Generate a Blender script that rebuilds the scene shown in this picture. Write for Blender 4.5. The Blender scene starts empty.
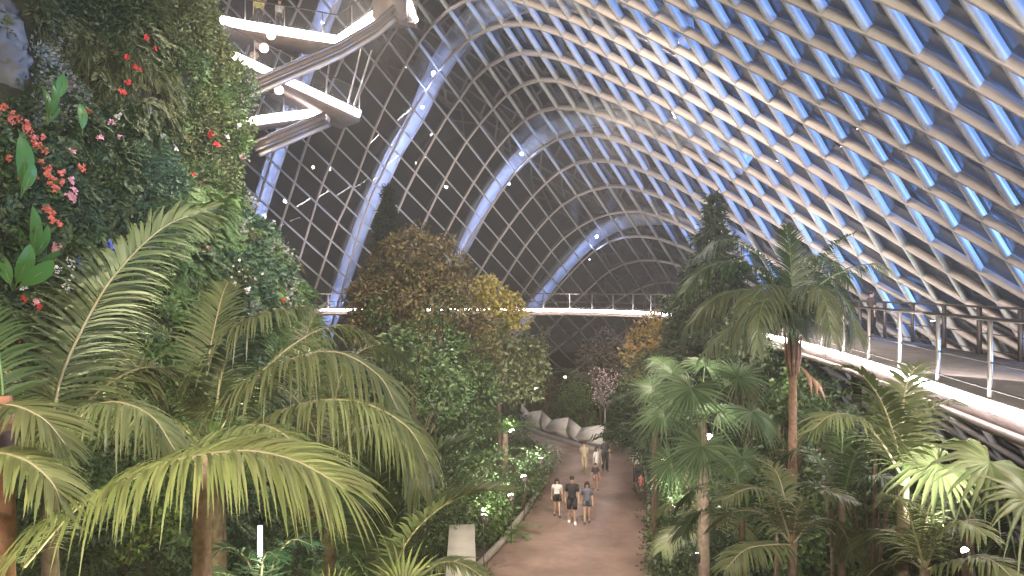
import bpy, bmesh, math, random
import numpy as np
from mathutils import Vector, Matrix, noise
R = random.Random(7)
NR = np.random.default_rng(7)
SC = bpy.context.scene
COL = SC.collection
F = 780.0
CAMZ = 9.0

def P(px, py, D):
    """world point that the photograph shows at (px, py), D metres ahead"""
    return Vector(((px - 512) / F * D, D, CAMZ - (py - 288) / F * D))

# ------------------------------------------------------------------ objects
def tag(o, label=None, cat=None, group=None, kind=None):
    if label: o['label'] = label
    if cat: o['category'] = cat
    if group: o['group'] = group
    if kind: o['kind'] = kind
    return o

def thing(name, label, cat, loc=(0, 0, 0), rz=0, group=None):
    o = bpy.data.objects.new(name, None)
    COL.objects.link(o)
    o.location = loc
    o.rotation_euler = (0, 0, rz)
    o.empty_display_size = .2
    return tag(o, label, cat, group)

class MB:
    """collects verts and faces for one mesh"""
    def __init__(s):
        s.v = []; s.f = []; s.n = 0
    def add(s, v, f):
        v = np.asarray(v, dtype=np.float32).reshape(-1, 3)
        for a in f: s.f.append(tuple(int(i) + s.n for i in a))
        s.v.append(v); s.n += len(v)
    def addq(s, v, k):
        """v: (N,k,3) islands; k: list of faces over the k verts of an island"""
        v = np.asarray(v, dtype=np.float32)
        N, m, _ = v.shape
        if not hasattr(s, 'qf'): s.qf = []
        base = (np.arange(N) * m + s.n)[:, None]
        for a in k:
            s.qf.append((base + np.array(a)[None, :]).astype(np.int32))
        s.v.append(v.reshape(-1, 3)); s.n += N * m
    def box(s, c, size, rz=0, M=None):
        x, y, z = [q / 2 for q in size]
        v = [Vector((a * x, b * y, d * z)) for a in (-1, 1) for b in (-1, 1) for d in (-1, 1)]
        M = M or Matrix.Translation(Vector(c)) @ Matrix.Rotation(rz, 4, 'Z')
        s.add([M @ p for p in v], [(0, 1, 3, 2), (4, 6, 7, 5), (0, 4, 5, 1), (2, 3, 7, 6), (0, 2, 6, 4), (1, 5, 7, 3)])
    def tube(s, pts, rad, n=8, cap=True):
        pts = [Vector(p) for p in pts]
        rs = list(rad) if hasattr(rad, '__len__') else [rad] * len(pts)
        vs = []; up = None
        for i, p in enumerate(pts):
            t = (pts[min(i + 1, len(pts) - 1)] - pts[max(i - 1, 0)])
            t = t.normalized() if t.length > 1e-9 else Vector((0, 0, 1))
            if up is None:
                up = Vector((0, 0, 1)) if abs(t.z) < .9 else Vector((1, 0, 0))
            a = t.cross(up)
            a = a.normalized() if a.length > 1e-6 else Vector((1, 0, 0))
            b = a.cross(t).normalized(); up = b
            for k in range(n):
                an = 2 * math.pi * k / n
                vs.append(p + (a * math.cos(an) + b * math.sin(an)) * rs[i])
        fs = []
        for i in range(len(pts) - 1):
            for k in range(n):
                k2 = (k + 1) % n
                fs.append((i * n + k, i * n + k2, (i + 1) * n + k2, (i + 1) * n + k))
        if cap:
            fs.append(tuple(range(n - 1, -1, -1)))
            fs.append(tuple((len(pts) - 1) * n + k for k in range(n)))
        s.add(vs, fs)
    def bar(s, pts, w, h, normal=None):
        """rectangular bar through pts; w sideways, h along normal (default up)"""
        pts = [Vector(p) for p in pts]; vs = []
        for i, p in enumerate(pts):
            t = (pts[min(i + 1, len(pts) - 1)] - pts[max(i - 1, 0)]).normalized()
            nn = Vector(normal[i]) if normal is not None else Vector((0, 0, 1))
            if normal is None and abs(t.z) > .95: nn = Vector((0, 1, 0))
            b = t.cross(nn).normalized(); nn = b.cross(t).normalized()
            for (sa, sb) in ((-1, 0), (1, 0), (1, 1), (-1, 1)):
                vs.append(p + b * (sa * w / 2) + nn * ((sb - (.5 if normal is None else 0)) * h))
        fs = []
        for i in range(len(pts) - 1):
            for k in range(4):
                k2 = (k + 1) % 4
                fs.append((i * 4 + k, i * 4 + k2, (i + 1) * 4 + k2, (i + 1) * 4 + k))
        fs.append((3, 2, 1, 0)); q = (len(pts) - 1) * 4; fs.append((q, q + 1, q + 2, q + 3))
        s.add(vs, fs)
    def ball(s, c, r, n=10, m=6, sc=(1, 1, 1)):
        vs = []; fs = []; c = Vector(c)
        for i in range(m + 1):
            th = math.pi * i / m
            for k in range(n):
                an = 2 * math.pi * k / n
                vs.append(c + Vector((math.sin(th) * math.cos(an) * sc[0], math.sin(th) * math.sin(an) * sc[1], math.cos(th) * sc[2])) * r)
        for i in range(m):
            for k in range(n):
                k2 = (k + 1) % n
                fs.append((i * n + k, (i + 1) * n + k, (i + 1) * n + k2, i * n + k2))
        s.add(vs, fs)
    def mesh(s, name, m, smooth=False):
        me = bpy.data.meshes.new(name)
        V = np.concatenate(s.v) if s.v else np.zeros((0, 3), np.float32)
        li = []; lt = []
        if s.f:
            li.append(np.array([i for a in s.f for i in a], np.int32)); lt.append(np.array([len(a) for a in s.f], np.int32))
        for q in getattr(s, 'qf', []):
            li.append(q.reshape(-1)); lt.append(np.full(len(q), q.shape[1], np.int32))
        li = np.concatenate(li); lt = np.concatenate(lt)
        ls = np.concatenate([[0], np.cumsum(lt)[:-1]]).astype(np.int32)
        me.vertices.add(len(V)); me.vertices.foreach_set('co', V.reshape(-1).astype(np.float32))
        me.loops.add(len(li)); me.loops.foreach_set('vertex_index', li)
        me.polygons.add(len(lt)); me.polygons.foreach_set('loop_start', ls); me.polygons.foreach_set('loop_total', lt)
        me.update(calc_edges=True)
        if smooth: me.polygons.foreach_set('use_smooth', np.ones(len(lt), bool))
        me.materials.append(m)
        return me
    def build(s, name, m, parent=None, smooth=False, loc=None):
        o = bpy.data.objects.new(name, s.mesh(name, m, smooth))
        COL.objects.link(o)
        if parent is not None:
            o.parent = parent
            if loc is None and parent.parent is None and parent.type == 'EMPTY' and s_world(s):
                pass
        if loc is not None: o.location = loc
        return o
def s_world(s): return False

def part(name, mb, m, parent, smooth=False):
    """mb holds coordinates local to the thing"""
    return mb.build(name, m, parent, smooth)

def recenter(root, loc):
    """thing built in world coordinates: put its empty at loc, keep geometry still"""
    root.location = loc
    for c in root.children:
        c.location = tuple(c.location[i] - loc[i] for i in range(3))

def copy_tree(o, loc=None, rz=None, parent=None, sc=None):
    c = o.copy(); COL.objects.link(c)
    if parent is not None: c.parent = parent
    if loc is not None: c.location = loc
    if rz is not None: c.rotation_euler = (0, 0, rz)
    if sc is not None: c.scale = (sc, sc, sc)
    for ch in o.children: copy_tree(ch, parent=c)
    return c

# ---------------------------------------------------------------- materials
def newmat(name):
    m = bpy.data.materials.new(name); m.use_nodes = True
    nt = m.node_tree
    return m, nt, nt.nodes['Principled BSDF'] if 'Principled BSDF' in nt.nodes else [n for n in nt.nodes if n.type == 'BSDF_PRINCIPLED'][0]

def mat(name, c, rough=.6, metal=0, c2=None, scale=6, bump=0, spec=.5):
    m, nt, b = newmat(name)
    b.inputs['Base Color'].default_value = (*c, 1)
    b.inputs['Roughness'].default_value = rough
    b.inputs['Metallic'].default_value = metal
    b.inputs['Specular IOR Level'].default_value = spec
    if c2 or bump:
        tc = nt.nodes.new('ShaderNodeTexCoord'); nz = nt.nodes.new('ShaderNodeTexNoise')
        nz.inputs['Scale'].default_value = scale; nz.inputs['Detail'].default_value = 5
        nt.links.new(tc.outputs['Object'], nz.inputs['Vector'])
        if c2:
            r = nt.nodes.new('ShaderNodeValToRGB')
            r.color_ramp.elements[0].position = .35; r.color_ramp.elements[1].position = .68
            r.color_ramp.elements[0].color = (*c, 1); r.color_ramp.elements[1].color = (*c2, 1)
            nt.links.new(nz.outputs['Fac'], r.inputs['Fac']); nt.links.new(r.outputs['Color'], b.inputs['Base Color'])
        if bump:
            bp = nt.nodes.new('ShaderNodeBump'); bp.inputs['Strength'].default_value = bump
            nt.links.new(nz.outputs['Fac'], bp.inputs['Height']); nt.links.new(bp.outputs['Normal'], b.inputs['Normal'])
    return m

def leafmat(name, cols, rough=.45, trans=.3, spec=.4):
    """leaf colour picked per leaf (mesh island) from a ramp"""
    m, nt, b = newmat(name)
    g = nt.nodes.new('ShaderNodeNewGeometry'); r = nt.nodes.new('ShaderNodeValToRGB')
    r.color_ramp.elements[0].color = (*cols[0], 1); r.color_ramp.elements[1].color = (*cols[-1], 1)
    for k, c in enumerate(cols[1:-1]):
        e = r.color_ramp.elements.new((k + 1) / (len(cols) - 1)); e.color = (*c, 1)
    nt.links.new(g.outputs['Random Per Island'], r.inputs['Fac'])
    nt.links.new(r.outputs['Color'], b.inputs['Base Color'])
    b.inputs['Roughness'].default_value = rough; b.inputs['Specular IOR Level'].default_value = spec
    t = nt.nodes.new('ShaderNodeBsdfTranslucent'); nt.links.new(r.outputs['Color'], t.inputs['Color'])
    mx = nt.nodes.new('ShaderNodeMixShader'); mx.inputs[0].default_value = trans
    nt.links.new(b.outputs[0], mx.inputs[1]); nt.links.new(t.outputs[0], mx.inputs[2])
    out = [n for n in nt.nodes if n.type == 'OUTPUT_MATERIAL'][0]
    nt.links.new(mx.outputs[0], out.inputs['Surface'])
    return m

def emis(name, c, s):
    m, nt, b = newmat(name)
    b.inputs['Base Color'].default_value = (*c, 1)
    b.inputs['Emission Color'].default_value = (*c, 1); b.inputs['Emission Strength'].default_value = s
    return m

def glass(name, tint=(1, 1, 1), gloss=.12, dust=.04, dustc=(.5, .55, .6), rough=.02, refl=.8):
    """pane you see through: clear + mirror-like gloss + a little dust"""
    m, nt, b = newmat(name); nt.nodes.remove(b)
    out = [n for n in nt.nodes if n.type == 'OUTPUT_MATERIAL'][0]
    tr = nt.nodes.new('ShaderNodeBsdfTransparent'); tr.inputs[0].default_value = (*tint, 1)
    gl = nt.nodes.new('ShaderNodeBsdfGlossy'); gl.inputs['Roughness'].default_value = rough
    df = nt.nodes.new('ShaderNodeBsdfDiffuse'); df.inputs[0].default_value = (*dustc, 1)
    tl = nt.nodes.new('ShaderNodeBsdfTranslucent'); tl.inputs[0].default_value = (*dustc, 1)
    m0 = nt.nodes.new('ShaderNodeMixShader'); m0.inputs[0].default_value = .5
    nt.links.new(df.outputs[0], m0.inputs[1]); nt.links.new(tl.outputs[0], m0.inputs[2])
    m1 = nt.nodes.new('ShaderNodeMixShader'); m1.inputs[0].default_value = dust
    fr = nt.nodes.new('ShaderNodeFresnel'); fr.inputs[0].default_value = 1.5
    mp = nt.nodes.new('ShaderNodeMath'); mp.operation = 'MULTIPLY_ADD'; mp.inputs[1].default_value = refl; mp.inputs[2].default_value = gloss * .2
    nt.links.new(fr.outputs[0], mp.inputs[0])
    m2 = nt.nodes.new('ShaderNodeMixShader'); nt.links.new(mp.outputs[0], m2.inputs[0])
    nt.links.new(tr.outputs[0], m1.inputs[1]); nt.links.new(m0.outputs[0], m1.inputs[2])
    nt.links.new(m1.outputs[0], m2.inputs[1]); nt.links.new(gl.outputs[0], m2.inputs[2])
    nt.links.new(m2.outputs[0], out.inputs['Surface'])
    return m

M = {}
M['rib'] = mat('pale steel', (.50, .43, .40), .5, 0, (.56, .49, .46), 3)
M['ribb'] = mat('blue light tinted steel', (.42, .43, .46), .5, 0, (.48, .48, .5), 3)  # same paint as the other ribs; their blue light is put into the colour
M['pane'] = glass('dome glass', (.90, .92, .95), .1, .03, refl=.2)
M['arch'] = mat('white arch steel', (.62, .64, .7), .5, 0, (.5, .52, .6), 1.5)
M['deck'] = mat('deck concrete', (.23, .20, .19), .8, 0, (.29, .26, .25), 2)
M['under'] = mat('brown steel soffit', (.17, .13, .12), .5, .3, (.22, .17, .15), 3)
M['steel'] = mat('dark steel', (.10, .085, .08), .45, .4)
M['post'] = mat('satin steel post', (.55, .5, .48), .4, .5)
M['tubel'] = mat('polished steel tube', (.30, .27, .26), .35, .7)
M['led'] = emis('white led strip', (1, .93, .92), 22)
M['railglass'] = glass('rail glass', (.9, .92, .92), .2, .10, (.6, .6, .62))
M['path'] = None
M['soil'] = mat('dark soil', (.02, .016, .012), .95, 0, (.045, .035, .024), 5, .4)
M['kerb'] = mat('kerb stone', (.22, .20, .17), .8, 0, (.30, .27, .23), 4)
M['retain'] = mat('retaining wall concrete', (.42, .39, .34), .8, 0, (.5, .47, .42), 2)
M['facet'] = mat('white folded panel', (.60, .56, .53), .6, 0, (.66, .62, .59), 2)
M['facet_edge'] = mat('grey folded edge', (.30, .27, .26), .6)
M['bark'] = mat('brown bark', (.10, .065, .045), .9, 0, (.2, .14, .10), 12, .5)
M['palmbark'] = mat('ringed palm trunk', (.26, .15, .10), .85, 0, (.44, .28, .20), 14, .5)
M['redbark'] = mat('reddish palm trunk', (.26, .10, .055), .8, 0, (.4, .2, .12), 10, .4)
M['rachis'] = mat('pale rachis', (.36, .30, .17), .5, 0, (.42, .35, .24), 3)
M['gstem'] = mat('green stem', (.12, .2, .06), .5)
M['rock'] = mat('grey artificial rock', (.10, .10, .11), .85, 0, (.17, .17, .18), 1.3, .6)

def wet_path():
    m, nt, b = newmat('damp brown paving')
    tc = nt.nodes.new('ShaderNodeTexCoord'); nz = nt.nodes.new('ShaderNodeTexNoise'); nz.inputs['Scale'].default_value = .5; nz.inputs['Detail'].default_value = 8
    n2 = nt.nodes.new('ShaderNodeTexNoise'); n2.inputs['Scale'].default_value = 3.5; n2.inputs['Detail'].default_value = 6
    nt.links.new(tc.outputs['Object'], nz.inputs['Vector']); nt.links.new(tc.outputs['Object'], n2.inputs['Vector'])
    r = nt.nodes.new('ShaderNodeValToRGB'); r.color_ramp.elements[0].color = (.20, .13, .11, 1); r.color_ramp.elements[1].color = (.42, .29, .25, 1)
    r.color_ramp.elements[0].position = .32; r.color_ramp.elements[1].position = .7
    nt.links.new(nz.outputs['Fac'], r.inputs['Fac'])
    mxr = nt.nodes.new('ShaderNodeMapRange'); mxr.inputs[3].default_value = .18; mxr.inputs[4].default_value = .55
    nt.links.new(n2.outputs['Fac'], mxr.inputs[0]); nt.links.new(mxr.outputs[0], b.inputs['Roughness'])
    nt.links.new(r.outputs['Color'], b.inputs['Base Color'])
    bp = nt.nodes.new('ShaderNodeBump'); bp.inputs['Strength'].default_value = .12; nt.links.new(n2.outputs['Fac'], bp.inputs['Height']); nt.links.new(bp.outputs['Normal'], b.inputs['Normal'])
    return m
M['path'] = wet_path()
M['path2'] = mat('dry grey paving', (.30, .25, .23), .75, 0, (.36, .31, .28), 1.2)
# ============================================================ the glass dome
def q_shell(px, py):
    py = min(py, 300)
    q1 = max(7.8e-5 * (px - 700) - 1.1e-4 * (py - 290) + .0133, 1e-4)
    q2 = max(-1.2e-5 * (px - 335) - 1.75e-5 * (py - 290) + .0152, 1e-4)
    return (q1 ** 8 + q2 ** 8) ** (1 / 8)
def S(px, py, off=0):
    return P(px, py, (1 + off) / q_shell(px, py))

RIGHT = {-12: (-345, -332), -11: (-295, -264), -10: (-250, -202), -9: (-209, -143), -8: (-170, -88), -7: (-135, -38), -6: (-102, 8), -5: (-72, 50), -4: (-44, 88), -3: (-18, 122), -2: (6, 153), -1: (29, 181), 0: (51, 207)}
LEFT = {
 0: [(300, 330), (322, 267), (335, 228), (348, 199), (366, 150), (385, 104), (408, 60), (431, 26), (455, 4), (492, -8), (544, 4), (590, 22)],
 -1: [(285, 305), (306, 236), (319, 192), (335, 150), (354, 104), (376, 60), (400, 24), (430, -16), (472, -38), (530, -26), (590, -1)],
 -2: [(255, 320), (277, 236), (291, 192), (304, 150), (324, 100), (346, 50), (372, 5), (402, -42), (450, -68), (520, -54), (590, -24)],
 1: [(330, 330), (350, 262), (364, 215), (392, 152), (412, 112), (434, 78), (456, 50), (483, 30), (508, 21), (544, 24), (586, 40), (650, 72)],
 2: [(365, 310), (385, 245), (402, 200), (427, 150), (445, 119), (461, 97), (474, 79), (502, 57), (521, 50), (549, 52), (596, 68), (650, 92)],
 3: [(400, 290), (420, 232), (440, 188), (461, 149), (489, 113), (508, 93), (532, 79), (555, 77), (586, 86), (650, 112)],
 4: [(410, 315), (430, 268), (448, 228), (471, 186), (496, 149), (526, 118), (544, 108), (568, 105), (596, 110), (650, 130)],
 5: [(425, 330), (445, 285), (463, 250), (487, 212), (515, 172), (544, 145), (573, 133), (607, 134), (650, 149)],
 6: [(450, 330), (479, 272), (502, 235), (539, 189), (573, 163), (596, 158), (622, 161), (650, 170)],
 7: [(475, 330), (501, 284), (526, 244), (560, 206), (594, 188), (617, 184), (650, 190)],
 8: [(495, 335), (523, 291), (557, 244), (586, 222), (617, 211), (638, 209), (660, 214)],
 9: [(520, 335), (557, 288), (586, 257), (609, 241), (633, 235), (655, 236), (680, 244)],
 10: [(545, 335), (585, 292), (607, 272), (628, 262), (652, 259), (680, 264), (705, 275)],
 11: [(580, 330), (621, 298), (650, 284), (672, 281), (700, 287), (730, 300)],
}
for k in range(1, 6): LEFT[11 + k] = [(x + 16 * k, y + 24 * k) for x, y in LEFT[11]]
for i in range(-3, -13, -1):
    k = -2 - i
    LEFT[i] = [(x - 30 * k, y - (24 + 3 * k) * k * (0 if x < 310 else min(1, (x - 310) / 130))) for x, y in LEFT[-2][:-2]] + [(590, RIGHT[i][0] - 29)]
def a_points(i):
    p = list(LEFT[i]); lx, ly = p[-1]
    if i <= 0:
        y6, y9 = RIGHT[i]
        if lx < 650: p.append((650, y6))
        p += [(790, (y6 + y9) / 2 + 1), (929, y9), (1060, y9 + 131 * .56), (1250, y9 + 321 * .54)]
    else:
        s = .58
        p += [(lx + 90, ly + 90 * (s - .04)), (lx + 260, ly + 260 * s), (lx + 600, ly + 600 * s)]
    return p
def hermite(pts):
    xs = np.array([a for a, b in pts], float); ys = np.array([b for a, b in pts], float)
    d = np.diff(ys) / np.diff(xs); m = np.empty(len(xs)); m[0] = d[0]; m[-1] = d[-1]
    h = np.diff(xs); m[1:-1] = (d[:-1] * h[1:] + d[1:] * h[:-1]) / (h[:-1] + h[1:])
    def f(x):
        if x <= xs[0]: return ys[0] + m[0] * (x - xs[0])
        if x >= xs[-1]: return ys[-1] + m[-1] * (x - xs[-1])
        k = int(np.searchsorted(xs, x)) - 1; k = max(k, 0); hh = h[k]; t = (x - xs[k]) / hh
        return (2*t**3-3*t**2+1)*ys[k] + (t**3-2*t**2+t)*hh*m[k] + (-2*t**3+3*t**2)*ys[k+1] + (t**3-t**2)*hh*m[k+1]
    return f
AI = list(range(-12, 17))
AF = {i: hermite(a_points(i)) for i in AI}
SP = ([100, 290, 480, 530, 570, 600, 660, 700, 760, 850, 950, 1024, 1150, 1300, 1600], [28, 27, 26, 23, 19, 16, 16, 18, 21, 28, 38, 44, 52, 60, 75])
SL = ([100, 300, 400, 480, 560, 640, 800, 1000, 1200], [.85, .95, 1.08, 1.32, 1.5, 1.68, 1.75, 1.62, 1.55])
BX = [10.0]
while BX[-1] < 1620: BX.append(BX[-1] + float(np.interp(BX[-1], *SP)))
NODE = {}
for j, xb in enumerate(BX):
    s = float(np.interp(xb, *SL))
    for i in AI:
        lo, hi = -700.0, 900.0
        g = lambda y: y - AF[i](xb + (y - 150) / s)
        for _ in range(40):
            md = (lo + hi) / 2
            if g(md) > 0: hi = md
            else: lo = md
        y = (lo + hi) / 2; x = xb + (y - 150) / s
        if -60 < x < 1500 and -520 < y < 620: NODE[i, j] = (x, y)
def node3(i, j): return S(*NODE[i, j])
def normal_in(px, py):
    a = S(px, py); n = (S(px + 3, py) - a).cross(S(px, py + 3) - a).normalized()
    if n.dot(Vector((0, 0, CAMZ)) - a) < 0: n = -n
    return n
def ok(i, j): return (i, j) in NODE and node3(i, j).z > -1.0
trim_n = [0]
def q_ratio(px, py):
    py = min(py, 300); q1 = max(7.8e-5 * (px - 700) - 1.1e-4 * (py - 290) + .0133, 0); q2 = -1.2e-5 * (px - 335) - 1.75e-5 * (py - 290) + .0152
    return q1 / (q1 + q2)
def rib(keys, w, h, m, off=.0):
    run = []
    def flush():
        if len(run) > 1:
            pts = [node3(*k) + normal_in(*NODE[k]) * off for k in run]
            for q in range(len(pts)):            # foot stays in the ground
                if pts[q].z < -.1: pts[q].z = -.1
            trim_n[0] += 1
            b = MB(); b.bar(pts, w, 1, [normal_in(*NODE[k]) for k in run])
            vv = b.v[0].reshape(-1, 4, 3)
            for q, k in enumerate(run):          # members get slimmer toward the far side of the dome
                f_ = min(1, max(0, (q_ratio(*NODE[k]) - .42) / .2)); hh = h * (.5 + .5 * f_)
                vv[q, 2] = vv[q, 1] + (vv[q, 2] - vv[q, 1]) * hh; vv[q, 3] = vv[q, 0] + (vv[q, 3] - vv[q, 0]) * hh
            tag(b.build('trim_%d' % trim_n[0], m), kind='structure')
        run.clear()
    for k in keys:
        if ok(*k): run.append(k)
        else: flush()
    flush()
for i in AI: rib([(i, j) for j in range(len(BX))], .14, .27, M['rib'], .02)
for j in range(len(BX)): rib([(i, j) for i in AI], .12, .25, M['ribb'], .03)
# panes: one mesh, each pane its own flat, slightly tilted sheet
pn = []
for i in AI[:-1]:
    for j in range(len(BX) - 1):
        ks = [(i, j), (i, j + 1), (i + 1, j + 1), (i + 1, j)]
        if all(ok(*k) for k in ks):
            q = [node3(*k) for k in ks]; n = normal_in(*NODE[i, j])
            c = sum(q, Vector()) / 4
            e1 = ((q[1] + q[2]) - (q[0] + q[3])).normalized(); nn = n
            e2 = nn.cross(e1).normalized(); t1 = R.gauss(0, .03); t2 = R.gauss(0, .03)
            out = []
            for p in q:
                d = p - c
                out.append(p - n * .02 + n * (d.dot(e1) * t1 + d.dot(e2) * t2))
            pn.append([tuple(p) for p in out])
b = MB(); b.addq(np.array(pn), [(0, 1, 2, 3)])
tag(b.build('ceiling', M['pane']), kind='structure')

# three big box arches outside the glass
LAMPS = []
def big_arch(pts, w, label, off):
    fx = []
    px = [Vector((a, b_)) for a, b_ in pts]
    cur = catmull([Vector((a, b_, 0)) for a, b_ in pts], 6)
    p3 = [S(p.x, p.y, off) for p in cur]; n3 = [-normal_in(p.x, p.y) for p in cur]
    t = thing('steel_arch', label, 'arch')
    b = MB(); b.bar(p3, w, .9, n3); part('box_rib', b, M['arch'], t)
    b = MB()
    for sgn in (-1, 1):
        pp = []
        for k, p in enumerate(p3):
            tt = (p3[min(k + 1, len(p3) - 1)] - p3[max(k - 1, 0)]).normalized()
            pp.append(p + tt.cross(n3[k]).normalized() * sgn * w * .5 - n3[k] * .06)
        b.bar(pp, .12, .14, n3)
    part('flange', b, M['post'], t)
    recenter(t, p3[0])
    for k in range(2, len(p3) - 1, 3):      # small blue lamps on the dome side, shining out onto the arch
        q_ = p3[k] + (-n3[k]) * 2.1
        if q_.z > .5 and q_ratio(cur[k].x, cur[k].y) < .53: LAMPS.append((q_, p3[k], w))
    return t
def catmull(p, n=8):
    p = [Vector(a) for a in p]; q = [p[0] * 2 - p[1]] + p + [p[-1] * 2 - p[-2]]; out = []
    for i in range(1, len(q) - 2):
        for k in range(n):
            t = k / n
            a, b_, c, d = q[i - 1], q[i], q[i + 1], q[i + 2]
            out.append(.5 * ((2 * b_) + (c - a) * t + (2 * a - 5 * b_ + 4 * c - d) * t * t + (3 * b_ - a - 3 * c + d) * t ** 3))
    out.append(p[-1]); return out
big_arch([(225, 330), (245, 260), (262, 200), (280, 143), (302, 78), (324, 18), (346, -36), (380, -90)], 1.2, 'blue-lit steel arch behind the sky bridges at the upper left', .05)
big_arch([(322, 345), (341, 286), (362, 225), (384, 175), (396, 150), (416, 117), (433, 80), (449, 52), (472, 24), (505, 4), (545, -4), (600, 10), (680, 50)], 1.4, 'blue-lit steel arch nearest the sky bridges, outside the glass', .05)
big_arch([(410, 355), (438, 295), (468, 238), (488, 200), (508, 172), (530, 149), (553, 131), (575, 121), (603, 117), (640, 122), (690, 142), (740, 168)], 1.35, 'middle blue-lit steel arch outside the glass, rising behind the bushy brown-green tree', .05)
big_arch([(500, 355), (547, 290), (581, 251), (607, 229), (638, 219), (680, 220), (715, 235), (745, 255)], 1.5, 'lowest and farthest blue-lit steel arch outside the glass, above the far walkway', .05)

# small linking struts between arch and glass
def spot(name, loc, tgt, power, col, ang=60, blend=.6, size=.2):
    l = bpy.data.lights.new(name, 'SPOT'); l.energy = power; l.color = col; l.spot_size = math.radians(ang); l.spot_blend = blend; l.shadow_soft_size = size
    o = bpy.data.objects.new(name, l); COL.objects.link(o); o.location = loc
    o.rotation_euler = (Vector(tgt) - Vector(loc)).to_track_quat('-Z', 'Y').to_euler(); return o
def area(name, loc, tgt, power, col, sx, sy):
    l = bpy.data.lights.new(name, 'AREA'); l.energy = power; l.color = col; l.shape = 'RECTANGLE'; l.size = sx; l.size_y = sy
    o = bpy.data.objects.new(name, l); COL.objects.link(o); o.location = loc
    o.rotation_euler = (Vector(tgt) - Vector(loc)).to_track_quat('-Z', 'Y').to_euler(); return o
BLUE = (.2, .42, 1.0)
# blue floodlights standing outside the dome
for k, (x, y) in enumerate(((27, 4), (28, 13), (29, 23), (30, 35), (32, 50))):
    spot('blue_floodlight', (x, y, 10), (8, y + 1, 18.5), 25000, BLUE, 54, .6, .4)
    spot('blue_floodlight', (x, y, 8), (14.5, y + .5, 10.6), 26000, BLUE, 34, .7, .3)

for (q_, c_, w_) in LAMPS: spot('arch_lamp', q_, c_ , 150, (.42, .54, 1.0), 150, .6, .15)
# ================================================== elevated walkways, bridges
def offset_path(pts, d):
    out = []
    for i, p in enumerate(pts):
        t = pts[min(i + 1, len(pts) - 1)] - pts[max(i - 1, 0)]; t.z = 0; t.normalize()
        out.append(p + Vector((t.y, -t.x, 0)) * d)
    return out
def resample(pts, step):
    L = [0]
    for a, b_ in zip(pts, pts[1:]): L.append(L[-1] + (b_ - a).length)
    n = max(2, int(L[-1] / step) + 1); out = []
    for k in range(n):
        s = L[-1] * k / (n - 1); i = 0
        while i < len(L) - 2 and L[i + 1] < s: i += 1
        out.append(pts[i].lerp(pts[i + 1], (s - L[i]) / max(1e-6, L[i + 1] - L[i])))
    return out
def ribbon(b, A, B_, z0, z1):
    """closed slab between edge lines A and B_ from z0 to z1 (relative)"""
    n = len(A); vs = []
    for a, c in zip(A, B_):
        vs += [a + Vector((0, 0, z1)), c + Vector((0, 0, z1)), c + Vector((0, 0, z0)), a + Vector((0, 0, z0))]
    fs = []
    for i in range(n - 1):
        for k in range(4):
            k2 = (k + 1) % 4; fs.append((i * 4 + k, i * 4 + k2, (i + 1) * 4 + k2, (i + 1) * 4 + k))
    fs += [(3, 2, 1, 0), tuple((n - 1) * 4 + k for k in range(4))]
    b.add(vs, fs)
def walkway(name, label, edge, width, thick, led=True, post_step=2.0, rail_h=1.12, strip_h=.16, back=True, glassrail=False, post_max=90, led_out=.05):
    t = thing(name, label, 'walkway')
    bk = offset_path(edge, width)
    b = MB(); ribbon(b, edge, bk, -.08, 0); part('deck', b, M['deck'], t)
    b = MB(); ribbon(b, offset_path(edge, .12), offset_path(edge, width - .12), -thick, -.085)
    part('soffit', b, M['under'], t)
    b = MB()
    for k in (0.04, width - .04): b.tube([p + Vector((0, 0, -thick * .85)) for p in offset_path(edge, k)], thick * .15, 8)
    part('edge_tube', b, M['under'], t, True)
    if led:
        b = MB(); o1 = offset_path(edge, -led_out)
        b.bar([p + Vector((0, 0, -.08)) for p in o1], .07, strip_h)
        part('light_strip', b, M['led'], t)
    sides = [(.06, M['post'], .028)] + ([(width - .06, M['steel'], .045)] if back else [])
    for (d, m, r) in sides:
        e = offset_path(edge, d)
        b = MB(); b.tube([p + Vector((0, 0, rail_h)) for p in e], .032, 6); part('handrail', b, M['steel'], t, True)
        b = MB()
        for zz in ((.12, .5) if not glassrail else (.12,)): b.tube([p + Vector((0, 0, zz)) for p in e], .014, 5)
        part('lower_rail', b, M['steel'], t, True)
        for p in resample(e, post_step)[:post_max]:
            b = MB(); b.box(p + Vector((0, 0, rail_h / 2 - .12)), (r * 1.6, r * 2.2, rail_h + .2)); part('post', b, m, t)
        if glassrail:
            b = MB(); vs = []
            for a, c in zip(e, e[1:]):
                vs.append([tuple(a + Vector((0, 0, .1))), tuple(c + Vector((0, 0, .1))), tuple(c + Vector((0, 0, rail_h - .08))), tuple(a + Vector((0, 0, rail_h - .08)))])
            b.addq(np.array(vs), [(0, 1, 2, 3)]); part('glass_panel', b, M['railglass'], t)
    recenter(t, tuple(edge[0])); return t

DZ = 7.44
front = catmull([Vector(p) for p in ((5.6, 3, DZ), (6.56, 10, DZ), (7.6, 16, DZ), (8.45, 22, DZ), (9.0, 30, DZ), (9.9, 42, DZ), (9.4, 51, DZ), (5, 57.5, DZ), (0.6, 59, DZ), (-7, 59.5, DZ), (-16, 58.5, DZ), (-25, 54, DZ))], 6)
# offset +d is to the right of travel, i.e. away from the planting
walkway('elevated_walkway', 'long curved walkway at eye level with steel railing and continuous white light strip', front, 3.1, .5, post_max=48, led_out=.06, strip_h=.135)
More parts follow.
